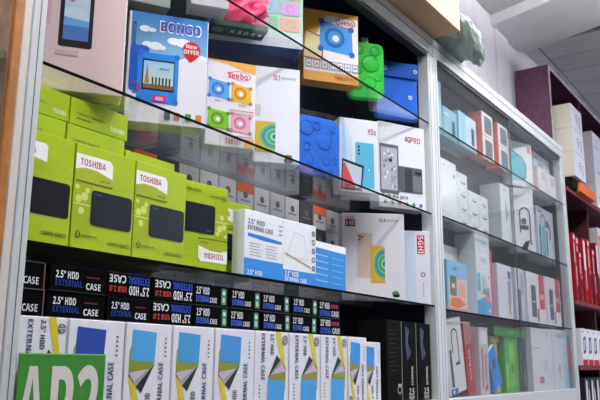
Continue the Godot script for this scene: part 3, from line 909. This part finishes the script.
func build_third_shelf() -> void:
	var Y := 1.6603
	var lime := k(160, 182, 24)
	var grp := "lime green drive boxes"
	var spec := [
		[0.5995, -0.0115, 0, 0.0725, false, "lime green drive box cut by the cabinet end post, dark drive pictured"],
		[0.674, -0.011, 0, 0.1155, false, "lime green drive box with white label, second from the cabinet end post"],
		[0.791, -0.011, 0, 0.1155, false, "lime green drive box with white label, third from the cabinet end post"],
		[0.9165, -0.036, -8, 0.112, true, "lime green drive box standing upside down, label printed inverted"],
		[1.052, -0.088, -5, 0.116, false, "lime green drive box set back, beside the blue and white boxes"]]
	for s in spec:
		var t := carton("hard_drive_box", s[5], Vector3(s[0], Y, s[1]), s[2], s[3], 0.155, 0.042, lime, lime, lime, grp)
		if s[0] < 0.62:
			# the left part of this box is behind the post
			t.set_meta("w", 0.1155)
			t.get_child(0).free()
			t.position.x = 0.5995 - 0.0
			var b := MB.new()
			b.box(Vector3(0, 0, -0.042), Vector3(0.0725, 0.155, 0), 0.0012, lime, lime, lime)
			part("carton", b.mesh(mats.card), t)
			var p := Print.new()
			p.w = 0.0725; p.h = 0.155; p.host = self
			p.rrect(0.0, 0.645, 0.36, 0.9, 0.003, k(152, 168, 30))
			p.poly([[0, 0.76], [0.36, 0.73], [0.36, 0.88], [0.3, 0.9], [0, 0.9]], k(238, 236, 232))
			p.text("A", 0.02, 0.79, 0.1, 0.85, k(150, 22, 32))
			p.rrect(0.0, 0.25, 0.94, 0.575, 0.005, k(16, 20, 26))
			p.rect(0.5, 0.74, 0.92, 0.742, k(190, 205, 80))
			p.rect(0.5, 0.82, 0.92, 0.822, k(190, 205, 80))
			p.text("CANVIO BASICS", 0.35, 0.075, 0.92, 0.11, k(60, 72, 12))
			done(p, t)
			t.set_meta("w", 0.0725)
		else:
			print_drive(t, s[4])
	# boxes behind: standing supports and two tiers lying flat
	for i in 3:
		carton("hard_drive_box", "lime green drive box standing in the second row, " + ORD[i] + " from the end post", Vector3(0.602 + i * 0.117, Y, -0.11), 0, 0.1155, 0.155, 0.042, lime, lime, lime, grp)
	var lay := [[0.6, 0.0895, 0, "lower"], [0.692, 0.116, 0, "lower"], [0.81, 0.116, 0, "lower"], [0.6, 0.0935, 1, "upper"], [0.6955, 0.117, 1, "upper"]]
	var n := 0
	for q in lay:
		var hh := 0.0435
		if n == 2: hh = 0.03
		var t := carton("hard_drive_box", "lime green drive box lying flat in the %s tier, %s from the end post" % [q[3], ORD[n if n < 3 else n - 3]], Vector3(q[0], 1.8156 + q[2] * 0.0438, -0.06), 0, q[1], hh, 0.14, lime, lime, lime, grp)
		var p := pr(t)
		p.text("CANVIO BASICS", 0.1, 0.4, 0.55, 0.5, k(90, 104, 16))
		p.text("TOSHIBA", 0.68, 0.2, 0.94, 0.36, k(226, 228, 200))
		p.rect(0.1, 0.25, 0.35, 0.3, k(100, 112, 20))
		done(p, t)
		n += 1
	# small cartons stacked along the back
	var r := RandomNumberGenerator.new()
	r.seed = 4
	for i in 15:
		var top: int = 4 if i < 14 else 3
		for s in top:
			var g := 206.0 + r.randf_range(-24, 14)
			var orange: bool = (i * 3 + s * 2) % 5 == 1
			var dark: bool = not orange and (i * 7 + s * 3) % 4 == 0
			if dark: g = 62.0
			var front := k(g, g - 2, g - 4)
			var t := carton("accessory_carton", "%s carton, %s up in the %s back pile from the green boxes" % ["orange topped" if orange else ("dark grey" if dark else "pale grey"), ORD[s], ORD[i]], Vector3(0.944 + i * 0.0615, Y + s * 0.0602, -0.185), 0, 0.059, 0.06, 0.04, front, front, front, "small cartons piled at the back")
			var p := pr(t)
			if orange: p.rect(0, 0.62, 1, 1, k(214, 98, 50))
			p.rect(0.2, 0.3, 0.8, 0.36, k(120, 116, 116))
			p.disc(0.5, 0.55, 0.14, k(90, 90, 96))
			done(p, t)
	# blue and white enclosure boxes
	var blue := k(30, 128, 206)
	for i in 2:
		var t := carton("enclosure_box", ["white and blue external case box with heading and text lines, beside the green boxes", "white and blue external case box with an outlined drive and five icons"][i], Vector3([1.069, 1.191][i], Y, [-0.014, -0.013][i]), [-1.0, -4.0][i], [0.12, 0.108][i], 0.126, 0.03, k(232, 234, 238), k(232, 234, 238), blue)
		var p := pr(t)
		p.rect(0.0, 0.0, 1.0, 0.27 if i == 0 else 0.2, blue)
		if i == 0:
			p.text("2.5\" HDD", 0.08, 0.79, 0.5, 0.87, k(44, 44, 50))
			p.text("EXTERNAL CASE", 0.08, 0.7, 0.72, 0.77, k(44, 44, 50))
			p.poly([[0.08, 0.65], [0.5, 0.64], [0.96, 0.61], [0.96, 0.57], [0.5, 0.57], [0.08, 0.6]], k(26, 110, 190))
			for a in 5:
				for c in 2: p.rect(0.12 + c * 0.42, 0.5 - a * 0.045, 0.42 + c * 0.42 - 0.04 * (a % 2), 0.508 - a * 0.045, k(110, 112, 124))
			for a in 3: p.rect(0.88, 0.85 - a * 0.07, 0.96, 0.87 - a * 0.07, k(140, 150, 160))
			p.text("2.5\" HDD", 0.08, 0.03, 0.45, 0.1, k(225, 235, 245))
		else:
			for e in [[0.1, 0.42, 0.35, 0.82], [0.35, 0.82, 0.62, 0.78], [0.62, 0.78, 0.74, 0.4], [0.74, 0.4, 0.1, 0.42]]:
				var d := Vector2(e[2] - e[0], e[3] - e[1]).normalized().orthogonal() * 0.006
				p.poly([[e[0] + d.x, e[1] + d.y], [e[2] + d.x, e[3] + d.y], [e[2] - d.x, e[3] - d.y], [e[0] - d.x, e[1] - d.y]], k(196, 200, 206))
			p.poly([[0.06, 0.47], [0.82, 0.3], [0.82, 0.275], [0.06, 0.45]], k(190, 140, 60))
			for a in 5:
				p.disc(0.91, 0.86 - a * 0.145, 0.055, k(40, 60, 90))
				p.disc(0.91, 0.86 - a * 0.145, 0.03, [k(150, 170, 200), k(220, 225, 235)][a % 2])
			p.text("2.5\" HDD", 0.05, 0.1, 0.45, 0.18, k(235, 240, 248))
			p.text("EXTERNAL CASE", 0.05, 0.02, 0.7, 0.085, k(235, 240, 248))
		done(p, t)
	var bt := carton("enclosure_box", "low blue box with white top band and pale stripes, before the white tablet box", Vector3(1.302, Y, -0.012), 0, 0.128, 0.098, 0.035, blue, blue, k(230, 234, 240))
	var bp := pr(bt)
	bp.poly([[0, 0.86], [1, 0.84], [1, 1], [0, 1]], k(236, 238, 242))
	for a in 5:
		bp.poly([[0.05, 0.7 - a * 0.14], [0.42, 0.69 - a * 0.14], [0.42, 0.71 - a * 0.14], [0.05, 0.725 - a * 0.14]], k(150, 200, 236))
		bp.poly([[0.55, 0.69 - a * 0.14], [0.9, 0.68 - a * 0.14], [0.9, 0.695 - a * 0.14], [0.55, 0.71 - a * 0.14]], k(120, 186, 232))
	done(bp, bt)
	# big white tablet box turned outwards
	var w := carton("tablet_box", "large white tablet box with ring wallpaper and red badge, turned outwards", Vector3(1.628, Y, -0.143), -50, 0.165, 0.228, 0.04, k(226, 224, 228), k(226, 224, 228), k(226, 224, 228))
	var p2 := pr(w)
	p2.rrect(0.24, 0.26, 0.49, 0.77, 0.003, k(206, 184, 170))
	for q in [[0.285, 0.73], [0.285, 0.69], [0.32, 0.72]]: p2.disc(q[0], q[1], 0.016, k(50, 44, 44))
	swirl(p2, 0.45, 0.2, 0.68, 0.62)
	p2.rect(0.055, 0.845, 0.215, 0.925, k(130, 36, 44))
	p2.text("6 NII", 0.07, 0.86, 0.2, 0.91, k(240, 225, 225))
	p2.text("HUAWEI", 0.06, 0.935, 0.2, 0.955, k(170, 110, 110))
	p2.text("10.4", 0.59, 0.9, 0.7, 0.94, k(110, 60, 70))
	p2.text("MatePad", 0.72, 0.905, 0.9, 0.935, k(170, 160, 168))
	p2.poly([[0.78, 0.1], [0.86, 0.12], [0.9, 0.09], [0.88, 0.04], [0.8, 0.05]], k(70, 140, 80))
	p2.disc(0.85, 0.06, 0.06, k(36, 40, 40), 0.45)
	done(p2, w)
	var v := carton("tablet_box", "white box with red badge and pale blue stripe, next to the mid post", Vector3(1.806, Y, -0.064), -46.2, 0.082, 0.2, 0.02, k(226, 228, 236), k(226, 228, 236), k(226, 228, 236))
	p2 = pr(v)
	p2.rect(0.0, 0.0, 0.5, 1.0, k(206, 218, 234))
	p2.rect(0.56, 0.68, 0.82, 0.94, k(176, 28, 36))
	p2.text("5GHI", 0.6, 0.69, 0.78, 0.93, k(240, 230, 230), 3)
	p2.ring(0.74, 0.4, 0.05, 0.08, k(110, 60, 70), 1.0)
	p2.rect(0.72, 0.1, 0.76, 0.3, k(190, 190, 200))
	p2.disc(0.08, 0.8, 0.03, k(120, 130, 150))
	done(p2, v)

func build_bottom_shelf() -> void:
	var Y := 1.4133
	# white case boxes standing in a row
	var edges := [0.6, 0.68, 0.785, 0.885, 0.988, 1.1, 1.209, 1.321, 1.43, 1.515, 1.603]
	for i in 10:
		var x: float = edges[i] + 0.0007
		var w: float = edges[i + 1] - edges[i] - 0.0014
		var hh := 0.148 if i < 9 else 0.14
		if i == 0:
			x = 0.6007
			w = 0.0785
		var t := carton("drive_case_box", "white hard drive case box, %s from the AP2 sign's post%s" % [ORD[i], ", print upside down" if i in [0, 5, 6, 7] else ""], Vector3(x, Y, -0.009 - (0.012 if i == 9 else 0.0)), 0, w, hh, 0.075, k(226, 224, 230), k(226, 224, 230), k(226, 224, 230), "white drive case boxes in the lower row")
		print_white(t, i in [0, 5, 6, 7], [k(60, 150, 205), k(34, 66, 150), k(70, 156, 208), k(60, 146, 200), k(50, 140, 200), k(60, 150, 210), k(60, 150, 210), k(60, 150, 210), k(40, 140, 210), k(40, 134, 205)][i])
	# black case boxes lying on them in two tiers
	var be := [0.6, 0.64, 0.748, 0.84, 0.937, 1.03, 1.124, 1.222, 1.32, 1.408]
	var kinds := [0, 0, 1, 1, 2, 2, 2, 2, 3, 3]
	for tier in 2:
		for i in 9:
			var x: float = be[i] + 0.001 + (0.004 if i == 1 else 0.0)
			var w: float = be[i + 1] - x - 0.001
			var up: bool = (tier == 1 and (i == 2 or i == 3)) or (tier == 0 and i == 3)
			var t := carton("drive_case_box", "black drive case box, %s tier, %s from the end post%s" % [["lower", "upper"][tier], ORD[i], ", lettering upside down" if up else ""], Vector3(x, Y + 0.1485 + tier * 0.0365, -0.012 - 0.002 * ((i + tier) % 2)), 0, w, 0.0362, 0.072, k(9, 9, 10), k(9, 9, 10), k(9, 9, 10), "black drive case boxes in two tiers")
			if i == 0:
				var p := pr(t)
				p.text("CASE", 0.12, 0.15, 0.75, 0.42, k(214, 214, 218))
				p.rect(0.95, 0.0, 1.0, 1.0, k(120, 84, 78))
				p.rect(0.0, 0.95, 1.0, 1.0, k(70, 70, 74))
				done(p, t)
			else:
				print_black(t, kinds[i] if not (tier == 0 and i == 2) else 0, up)
	# tall black boxes at the end
	var n := 0
	for x in [1.618, 1.7, 1.786]:
		var t := carton("drive_case_box", "tall black box with figure outline, %s from the white boxes" % ORD[n], Vector3(x, Y, -0.012), 0, 0.079, 0.195, 0.08, k(14, 15, 18), k(14, 15, 18), k(14, 15, 18), "tall black boxes beside the mid post")
		var p := pr(t)
		p.rect(0.95, 0.0, 1.0, 1.0, k(110, 108, 92))
		if n == 0:
			for a in 5:
				p.rect(0.1, 0.88 - a * 0.11, 0.8, 0.883 - a * 0.11, k(40, 60, 46))
				p.rect(0.15, 0.82 - a * 0.11, 0.6, 0.825 - a * 0.11, k(36, 54, 42))
			p.ring(0.78, 0.15, 0.1, 0.14, k(150, 150, 140))
			p.rect(0.68, 0.18, 0.9, 0.22, k(170, 170, 160))
		else:
			p.poly([[0.2, 0.95], [0.5, 0.9], [0.35, 0.75], [0.6, 0.6], [0.3, 0.5], [0.2, 0.7]], k(36, 48, 78))
			p.poly([[0.3, 0.85], [0.4, 0.88], [0.35, 0.7], [0.28, 0.66]], k(70, 86, 120))
			p.text("EXTERNAL", 0.58, 0.2, 0.7, 0.44, k(206, 206, 206), 1)
			p.text("2.5", 0.4, 0.08, 0.75, 0.16, k(206, 206, 206))
			p.text("HDD", 0.4, 0.02, 0.75, 0.07, k(190, 190, 190))
		done(p, t)
		n += 1

func build_far_bay() -> void:
	var W := k(232, 234, 236)
	var S := k(232, 234, 236)
	var Y := 2.1863
	var p: Print
	var t: Node3D
	# ---- upper shelf
	t = carton("speaker_box", "tall pale teal carton beside the mid post on the upper glass shelf", Vector3(1.955, Y, -0.03), 0, 0.08, 0.17, 0.06, k(170, 206, 210), k(170, 206, 210), k(170, 206, 210))
	p = pr(t); p.rect(0.55, 0.1, 0.75, 0.9, k(220, 236, 238)); done(p, t)
	t = carton("speaker_box", "small light blue carton with a dark window on the upper glass shelf", Vector3(2.045, Y, -0.03), 0, 0.105, 0.1, 0.07, k(140, 196, 210), k(140, 196, 210), k(140, 196, 210))
	p = pr(t); p.rrect(0.62, 0.18, 0.86, 0.66, 0.003, k(44, 66, 84)); p.rect(0.1, 0.75, 0.4, 0.82, k(220, 235, 240)); done(p, t)
	t = carton("speaker_box", "wider blue and white carton with a dark window, beside the orange boxes", Vector3(2.158, Y, -0.026), 0, 0.148, 0.117, 0.07, k(196, 220, 226), k(150, 200, 216), k(196, 220, 226))
	p = pr(t); p.rect(0, 0, 0.35, 1, k(150, 204, 222)); p.rrect(0.7, 0.2, 0.86, 0.7, 0.003, k(50, 66, 84)); p.rect(0.05, 0.0, 0.08, 1.0, k(214, 234, 240)); done(p, t)
	for c in 2:
		for s in 2:
			t = carton("speaker_box", "orange sided box with grey window, %s of the stack %s" % [["bottom", "top"][s], ["beside the blue cartons", "beside the headphone box"][c]], Vector3([2.347, 2.502][c], Y + s * 0.0852, -0.02), 0, 0.105, 0.085, 0.05, k(232, 226, 222), k(226, 104, 56), k(206, 100, 64), "orange sided boxes in stacks of two")
			p = pr(t); p.rrect(0.22, 0.14, 0.86, 0.86, 0.006, k(70, 86, 100)); p.rrect(0.26, 0.18, 0.82, 0.82, 0.006, k(88, 104, 116)); done(p, t)
	t = carton("headphone_box", "white box with large teal headphone picture and red badge", Vector3(2.785, Y, -0.072), -22.7, 0.124, 0.184, 0.05, k(222, 232, 232), k(222, 232, 232), k(222, 232, 232))
	p = pr(t)
	p.poly([[0.0, 0.12], [0.5, 0.14], [0.68, 0.24], [0.7, 0.5], [0.55, 0.66], [0.2, 0.76], [0.0, 0.8]], k(40, 90, 104))
	p.poly([[0.0, 0.14], [0.48, 0.16], [0.64, 0.26], [0.66, 0.5], [0.52, 0.64], [0.2, 0.73], [0.0, 0.77]], k(96, 184, 196))
	p.rect(0.78, 0.78, 0.92, 0.94, k(214, 90, 70))
	p.rect(0.6, 0.06, 0.86, 0.08, k(120, 130, 136))
	done(p, t)
	for i in 2:
		t = carton("adapter_box", ["small white box with an orange square badge, beside the headphone box", "small white box with an orange square badge, beside the corner post"][i], Vector3([2.93, 3.045][i], Y, -0.014), 0, [0.11, 0.13][i], 0.105, 0.03, W, k(220, 200, 190), S)
		p = pr(t); p.rect(0.5, 0.55, 0.8, 0.85, k(226, 130, 100)); p.rect(0.56, 0.61, 0.74, 0.79, k(240, 200, 180)); p.rect(0.15, 0.2, 0.4, 0.25, k(170, 170, 170)); done(p, t)
	t = carton("headset_box", "white box with a blue grey ring shaped headset picture on the upper shelf", Vector3(3.0, Y, -0.05), 0, 0.226, 0.19, 0.05, k(214, 216, 226), k(214, 216, 226), S)
	p = pr(t); p.rect(0.0, 0.0, 1.0, 1.0, k(206, 210, 222)); p.disc(0.68, 0.45, 0.2, k(86, 98, 130)); p.ring(0.42, 0.64, 0.11, 0.15, k(90, 100, 136)); p.poly([[0.5, 0.2], [0.9, 0.3], [0.86, 0.5], [0.5, 0.5]], k(76, 86, 116)); p.rect(0.08, 0.86, 0.24, 0.9, k(70, 74, 90)); done(p, t)
	# ---- second shelf
	Y = 1.9203
	t = carton("router_box", "plain white carton with a small round logo, beside the mid post", Vector3(1.99, Y, -0.02), 0, 0.115, 0.186, 0.09, k(226, 232, 232), k(226, 232, 232), S)
	p = pr(t); p.disc(0.84, 0.78, 0.05, k(90, 70, 100), 1.2); p.rect(0.15, 0.88, 0.22, 0.92, k(150, 160, 160)); done(p, t)
	var cols := [[2.112, 4], [2.2, 3], [2.288, 3]]
	for c in 3:
		for s in int(cols[c][1]):
			t = carton("adapter_box", "white box with dark slot, %s up in the %s pile from the white carton" % [ORD[s], ORD[c]], Vector3(cols[c][0], Y + s * 0.0426, -0.022), 0, 0.0835, 0.0424, 0.06, k(222, 228, 228), k(222, 228, 228), S, "small white boxes with slots")
			p = pr(t)
			p.disc(0.6, 0.35, 0.24, k(66, 74, 80), 0.35)
			p.disc(0.6, 0.44, 0.24, k(206, 212, 214), 0.3)
			p.disc(0.2, 0.7, 0.06, k(170, 176, 180))
			done(p, t)
	t = carton("cable_box", "tall white box with a faint grey figure, beside the slotted small boxes", Vector3(2.5, Y, -0.022), 0, 0.1, 0.212, 0.075, k(216, 224, 226), k(216, 224, 226), S)
	p = pr(t); p.poly([[0.4, 0.35], [0.55, 0.4], [0.6, 0.62], [0.5, 0.78], [0.42, 0.6], [0.48, 0.5]], k(120, 132, 144)); p.disc(0.6, 0.5, 0.1, k(150, 162, 172)); p.rect(0.3, 0.9, 0.5, 0.93, k(150, 160, 164)); done(p, t)
	t = carton("microphone_box", "white box with a dark arch and microphone picture", Vector3(2.745, Y, -0.064), -34, 0.1, 0.25, 0.04, k(224, 228, 230), k(224, 228, 230), S)
	p = pr(t)
	p.ring(0.55, 0.6, 0.2, 0.26, k(54, 62, 78), 1.0, 0.0, PI)
	p.rect(0.29, 0.3, 0.35, 0.6, k(70, 78, 92)); p.rect(0.75, 0.12, 0.81, 0.6, k(54, 62, 78))
	p.disc(0.5, 0.48, 0.13, k(96, 108, 130)); p.poly([[0.3, 0.05], [0.6, 0.05], [0.75, 0.2], [0.5, 0.16]], k(40, 46, 58))
	p.rect(0.1, 0.85, 0.25, 0.88, k(200, 100, 90)); p.rect(0.3, 0.35, 0.7, 0.42, k(76, 90, 120))
	done(p, t)
	t = carton("power_bank_box", "white box striped in teal and black beneath the headset box", Vector3(2.885, Y, -0.014), 0, 0.15, 0.125, 0.03, k(196, 214, 218), k(196, 214, 218), S)
	p = pr(t); p.rect(0.12, 0.0, 0.24, 1.0, k(30, 40, 56)); p.rect(0.32, 0.0, 0.6, 1.0, k(80, 176, 186)); p.rect(0.68, 0.1, 0.8, 0.9, k(40, 60, 80)); p.rect(0.0, 0.55, 1.0, 0.58, k(150, 190, 200)); done(p, t)
	t = carton("headset_box", "white box with a blue grey ring shaped headset picture on the second shelf", Vector3(3.0, Y, -0.05), 0, 0.226, 0.225, 0.05, k(206, 208, 218), k(206, 208, 218), S)
	p = pr(t); p.disc(0.62, 0.6, 0.2, k(86, 98, 130)); p.ring(0.36, 0.74, 0.11, 0.15, k(120, 70, 96)); p.poly([[0.3, 0.36], [0.8, 0.46], [0.8, 0.62], [0.4, 0.62]], k(70, 80, 116)); p.rect(0.1, 0.9, 0.3, 0.93, k(90, 96, 110)); p.disc(0.85, 0.35, 0.08, k(190, 192, 200)); done(p, t)
	# ---- third shelf
	Y = 1.6553
	t = carton("router_box", "white carton standing behind the light blue box beside the mid post", Vector3(2.09, Y, -0.075), 0, 0.13, 0.21, 0.06, k(222, 230, 230), k(222, 230, 230), S)
	p = pr(t); p.rect(0, 0.0, 0.2, 1.0, k(190, 216, 206)); done(p, t)
	t = carton("bulb_box", "light blue and peach box with a green emblem, beside the mid post", Vector3(2.0, Y, -0.018), 0, 0.15, 0.146, 0.05, k(236, 206, 186), k(150, 200, 226), S)
	p = pr(t)
	p.rect(0, 0.66, 1, 1, k(140, 196, 226)); p.rect(0, 0, 0.08, 1, k(120, 190, 220))
	p.rrect(0.14, 0.3, 0.46, 0.7, 0.006, k(48, 136, 110)); p.rect(0.2, 0.42, 0.4, 0.58, k(220, 90, 60)); p.rect(0.24, 0.46, 0.36, 0.54, k(236, 230, 220))
	p.poly([[0.1, 0.1], [0.5, 0.06], [0.9, 0.16], [0.6, 0.28], [0.2, 0.26]], k(226, 120, 70)); p.poly([[0.55, 0.3], [0.9, 0.3], [0.85, 0.6], [0.6, 0.6]], k(240, 170, 150))
	p.rect(0, 0, 1, 0.06, k(226, 140, 130)); p.rect(0.3, 0.82, 0.5, 0.88, k(80, 150, 200))
	done(p, t)
	var wh := [0.147, 0.058, 0.052]
	var yy := Y
	for s in 3:
		t = carton("router_box", ["white box printed with a blue and pink picture, bottom of its pile", "flat white box in the middle of the pile, thin lettering", "flat white box on top of the pile, small round mark"][s], Vector3(2.235, yy, -0.02), 0, 0.122, wh[s], 0.07, k(226, 232, 234), k(226, 232, 234), S)
		p = pr(t)
		if s == 0:
			p.poly([[0.0, 0.0], [0.95, 0.0], [0.95, 0.32], [0.5, 0.4], [0.0, 0.3]], k(70, 160, 206)); p.disc(0.74, 0.42, 0.17, k(226, 120, 170)); p.rect(0.05, 0.5, 0.26, 0.9, k(96, 176, 206)); p.rect(0.35, 0.5, 0.65, 0.85, k(190, 200, 206)); p.text("all", 0.4, 0.46, 0.85, 0.62, k(70, 80, 96))
			p.disc(0.82, 0.12, 0.06, k(220, 236, 242)); p.disc(0.85, 0.85, 0.04, k(120, 130, 140))
		elif s == 1:
			for a in 4: p.rect(0.35 + a * 0.12, 0.35, 0.39 + a * 0.12, 0.65, k(120, 130, 140))
		else:
			p.disc(0.6, 0.5, 0.06, k(140, 150, 156), 0.8)
		done(p, t)
		yy += wh[s] + 0.0003
	t = carton("cable_box", "narrow pink box squeezed beside the pile of white boxes", Vector3(2.362, Y, -0.02), 0, 0.016, 0.215, 0.05, k(214, 90, 110), k(214, 90, 110), S)
	t = carton("router_box", "white box with faint text lines and a blue and orange strip", Vector3(2.428, Y, -0.022), 0, 0.142, 0.185, 0.07, k(222, 226, 232), k(222, 226, 232), S)
	p = pr(t)
	for a in 9: p.rect(0.08, 0.85 - a * 0.075, 0.56, 0.856 - a * 0.075, k(190, 194, 202))
	p.grad(0.68, 0.1, 0.82, 0.72, k(226, 150, 100), k(110, 150, 206)); p.rect(0.7, 0.76, 0.92, 0.9, k(90, 110, 130)); p.rect(0.84, 0.3, 0.88, 0.9, k(60, 74, 100))
	done(p, t)
	t = carton("router_box", "white box with a dark upright strip, beside the red striped boxes", Vector3(2.605, Y, -0.02), 0, 0.09, 0.188, 0.06, k(206, 212, 220), k(206, 212, 220), S)
	p = pr(t); p.rect(0.2, 0.0, 0.55, 0.6, k(80, 96, 116)); p.rect(0.6, 0.5, 0.85, 0.9, k(150, 165, 180)); done(p, t)
	for i in 2:
		t = carton("charger_box", ["white and red box with dark window, first past the dark stripe", "white and red box with dark window, beside the corner post"][i], Vector3([2.71, 2.94][i], Y, -0.014), 0, [0.215, 0.19][i], [0.187, 0.19][i], 0.05, k(226, 224, 228), k(226, 224, 228), S)
		p = pr(t)
		p.rect(0.64, 0.3, 0.95, 1.0, k(190, 40, 62)); p.rect(0.68, 0.5, 0.9, 0.6, k(226, 170, 180))
		p.rect(0.2, 0.12, 0.46, 0.75, k(66, 72, 84)); p.rect(0.26, 0.4, 0.4, 0.44, k(200, 205, 210)); p.rect(0.5, 0.05, 0.6, 0.3, k(170, 50, 66))
		done(p, t)
	# ---- bottom shelf
	Y = 1.4133
	t = carton("headset_box", "white box leaning beside the mid post, printed with a black loop outline", Vector3(1.9985, Y + 0.001, -0.02), 0, 0.125, 0.21, 0.03, k(232, 232, 230), k(232, 232, 230), S)
	t.rotation_degrees.z = 9
	p = pr(t)
	p.ring(0.55, 0.78, 0.14, 0.19, k(40, 42, 46), 0.8, 0.0, PI); p.rect(0.36, 0.55, 0.41, 0.78, k(40, 42, 46)); p.rect(0.69, 0.4, 0.74, 0.78, k(40, 42, 46)); p.rect(0.5, 0.37, 0.74, 0.41, k(40, 42, 46))
	p.poly([[0.18, 0.1], [0.34, 0.1], [0.3, 0.6], [0.2, 0.6]], k(70, 80, 96)); p.rect(0.1, 0.0, 0.5, 0.08, k(50, 90, 170)); p.rect(0.2, 0.02, 0.3, 0.06, k(220, 228, 240))
	done(p, t)
	t = carton("cable_pack", "red pack leaning between the loop printed box and a clear pack", Vector3(2.159, Y + 0.001, -0.03), 0, 0.055, 0.212, 0.03, k(186, 40, 50), k(186, 40, 50), S, "", "package")
	t.rotation_degrees.z = 7
	p = pr(t); p.rect(0, 0.7, 1, 1, k(196, 110, 116)); p.text("cable", 0.4, 0.2, 0.6, 0.62, k(240, 200, 200), 1); done(p, t)
	t = carton("cable_pack", "clear blister pack with pale pink card beside the red pack", Vector3(2.232, Y, -0.02), 0, 0.075, 0.205, 0.03, k(206, 196, 196), k(206, 196, 196), S, "", "package")
	p = pr(t); p.rect(0.15, 0.75, 0.85, 0.95, k(226, 224, 226)); p.rect(0.2, 0.1, 0.35, 0.7, k(150, 110, 112)); p.rect(0.5, 0.2, 0.75, 0.6, k(170, 150, 150)); p.poly([[0.4, 0.05], [0.8, 0.08], [0.7, 0.2]], k(120, 90, 90)); done(p, t)
	t = carton("cable_pack", "bright blue pack leaning before the yellow and green boxes", Vector3(2.362, Y + 0.001, -0.022), 0, 0.075, 0.135, 0.012, k(30, 140, 220), k(30, 140, 220), S, "", "package")
	t.rotation_degrees.z = 28
	p = pr(t); p.rect(0.3, 0.5, 0.7, 0.75, k(30, 70, 130)); p.rect(0.1, 0.02, 0.6, 0.06, k(150, 200, 230)); done(p, t)
	t = carton("mouse_box", "yellow box between the blue pack and green box", Vector3(2.395, Y, -0.045), 0, 0.08, 0.1835, 0.04, k(206, 196, 40), k(206, 196, 40), S)
	p = pr(t); p.rect(0.05, 0.55, 0.3, 0.9, k(110, 90, 110)); p.rect(0.7, 0.1, 1.0, 0.9, k(40, 60, 30)); done(p, t)
	t = carton("mouse_box", "bright green box standing beneath the flat green box", Vector3(2.482, Y, -0.03), 0, 0.135, 0.1835, 0.05, k(60, 170, 30), k(60, 170, 30), S)
	p = pr(t); p.rect(0.3, 0.1, 0.75, 0.9, k(110, 190, 50)); p.rect(0.35, 0.6, 0.7, 0.85, k(140, 206, 80)); p.rect(0.4, 0.35, 0.65, 0.5, k(70, 130, 30)); p.rect(0.1, 0.1, 0.2, 0.5, k(180, 220, 130)); done(p, t)
	t = carton("mouse_box", "flat green box lying across the yellow and green boxes", Vector3(2.375, Y + 0.184, -0.024), 0, 0.32, 0.034, 0.075, k(36, 150, 40), k(24, 26, 26), k(24, 26, 26))
	p = pr(t); p.rect(0.0, 0.8, 1.0, 1.0, k(20, 40, 24)); p.text("gaming", 0.4, 0.25, 0.6, 0.6, k(140, 210, 120)); done(p, t)
	t = carton("mouse_box", "dark navy box between the green box and large white boxes", Vector3(2.622, Y, -0.03), 0, 0.085, 0.1835, 0.05, k(34, 42, 56), k(34, 42, 56), S)
	p = pr(t); p.rect(0.15, 0.3, 0.4, 0.8, k(80, 96, 110)); p.rect(0.6, 0.1, 0.8, 0.4, k(60, 120, 70)); done(p, t)
	t = carton("router_box", "large white box with faint heading and small red square low down", Vector3(2.722, Y, -0.014), 0, 0.248, 0.225, 0.05, k(226, 228, 230), k(226, 228, 230), S)
	p = pr(t); p.text("wireless", 0.06, 0.66, 0.4, 0.7, k(130, 134, 140)); p.rect(0.3, 0.12, 0.5, 0.22, k(150, 70, 80)); p.rect(0.35, 0.14, 0.45, 0.2, k(210, 150, 156)); p.rect(0.7, 0.86, 0.76, 0.95, k(140, 144, 150)); p.rect(0.5, 0.3, 0.7, 0.5, k(206, 210, 212)); done(p, t)
	t = carton("router_box", "large white box with a pale blue edge strip, next to the corner post", Vector3(2.976, Y, -0.014), 0, 0.2, 0.23, 0.05, k(222, 226, 230), k(222, 226, 230), S)
	p = pr(t); p.rect(0.72, 0, 1, 1, k(176, 206, 220)); p.rect(0.3, 0.86, 0.85, 0.93, k(170, 176, 182)); p.rect(0.36, 0.28, 0.44, 0.4, k(186, 70, 84)); p.rect(0.38, 0.12, 0.42, 0.26, k(150, 156, 164)); done(p, t)
	t = carton("cable_box", "narrow red and teal box wedged against the corner post", Vector3(3.18, Y, -0.014), 0, 0.05, 0.21, 0.05, k(70, 120, 140), k(70, 120, 140), S)
	p = pr(t); p.rect(0, 0.35, 1, 0.8, k(170, 50, 70)); done(p, t)

func build_top_clutter() -> void:
	var t := carton("cardboard_box", "brown cardboard carton overhanging the top of the open cabinet", Vector3(1.0, 2.4525, 0.085), 0, 0.925, 0.3, 0.3, k(200, 164, 128), k(200, 164, 128), k(200, 164, 128))
	var p := pr(t)
	p.rect(0.97, 0.3, 0.978, 0.9, k(236, 230, 222))
	p.rect(0.0, 0.49, 1.0, 0.52, k(196, 168, 140))
	done(p, t)
	mats.bag = vmat(0.3)
	mats.bag.backlight_enabled = true
	mats.bag.backlight = Color(0.3, 0.34, 0.32)
	var b := thing("plastic_bag", "crumpled pale green plastic bag lying on top of the glass door cabinet", "bag", Vector3(2.056, 2.4525, 0.01), 0)
	var o := part("bag_body", crumple(0.1, 0.046, 0.07, 0.3, 0.9, 12, k(150, 168, 158), mats.bag, -0.036), b)
	o.position.y = 0.0365
	var o2 := part("bag_mouth", crumple(0.085, 0.026, 0.026, 0.3, 0.8, 5, k(160, 176, 166), mats.bag), b)
	o2.position = Vector3(-0.03, 0.012, 0.066)
	o2.rotation_degrees.z = -34
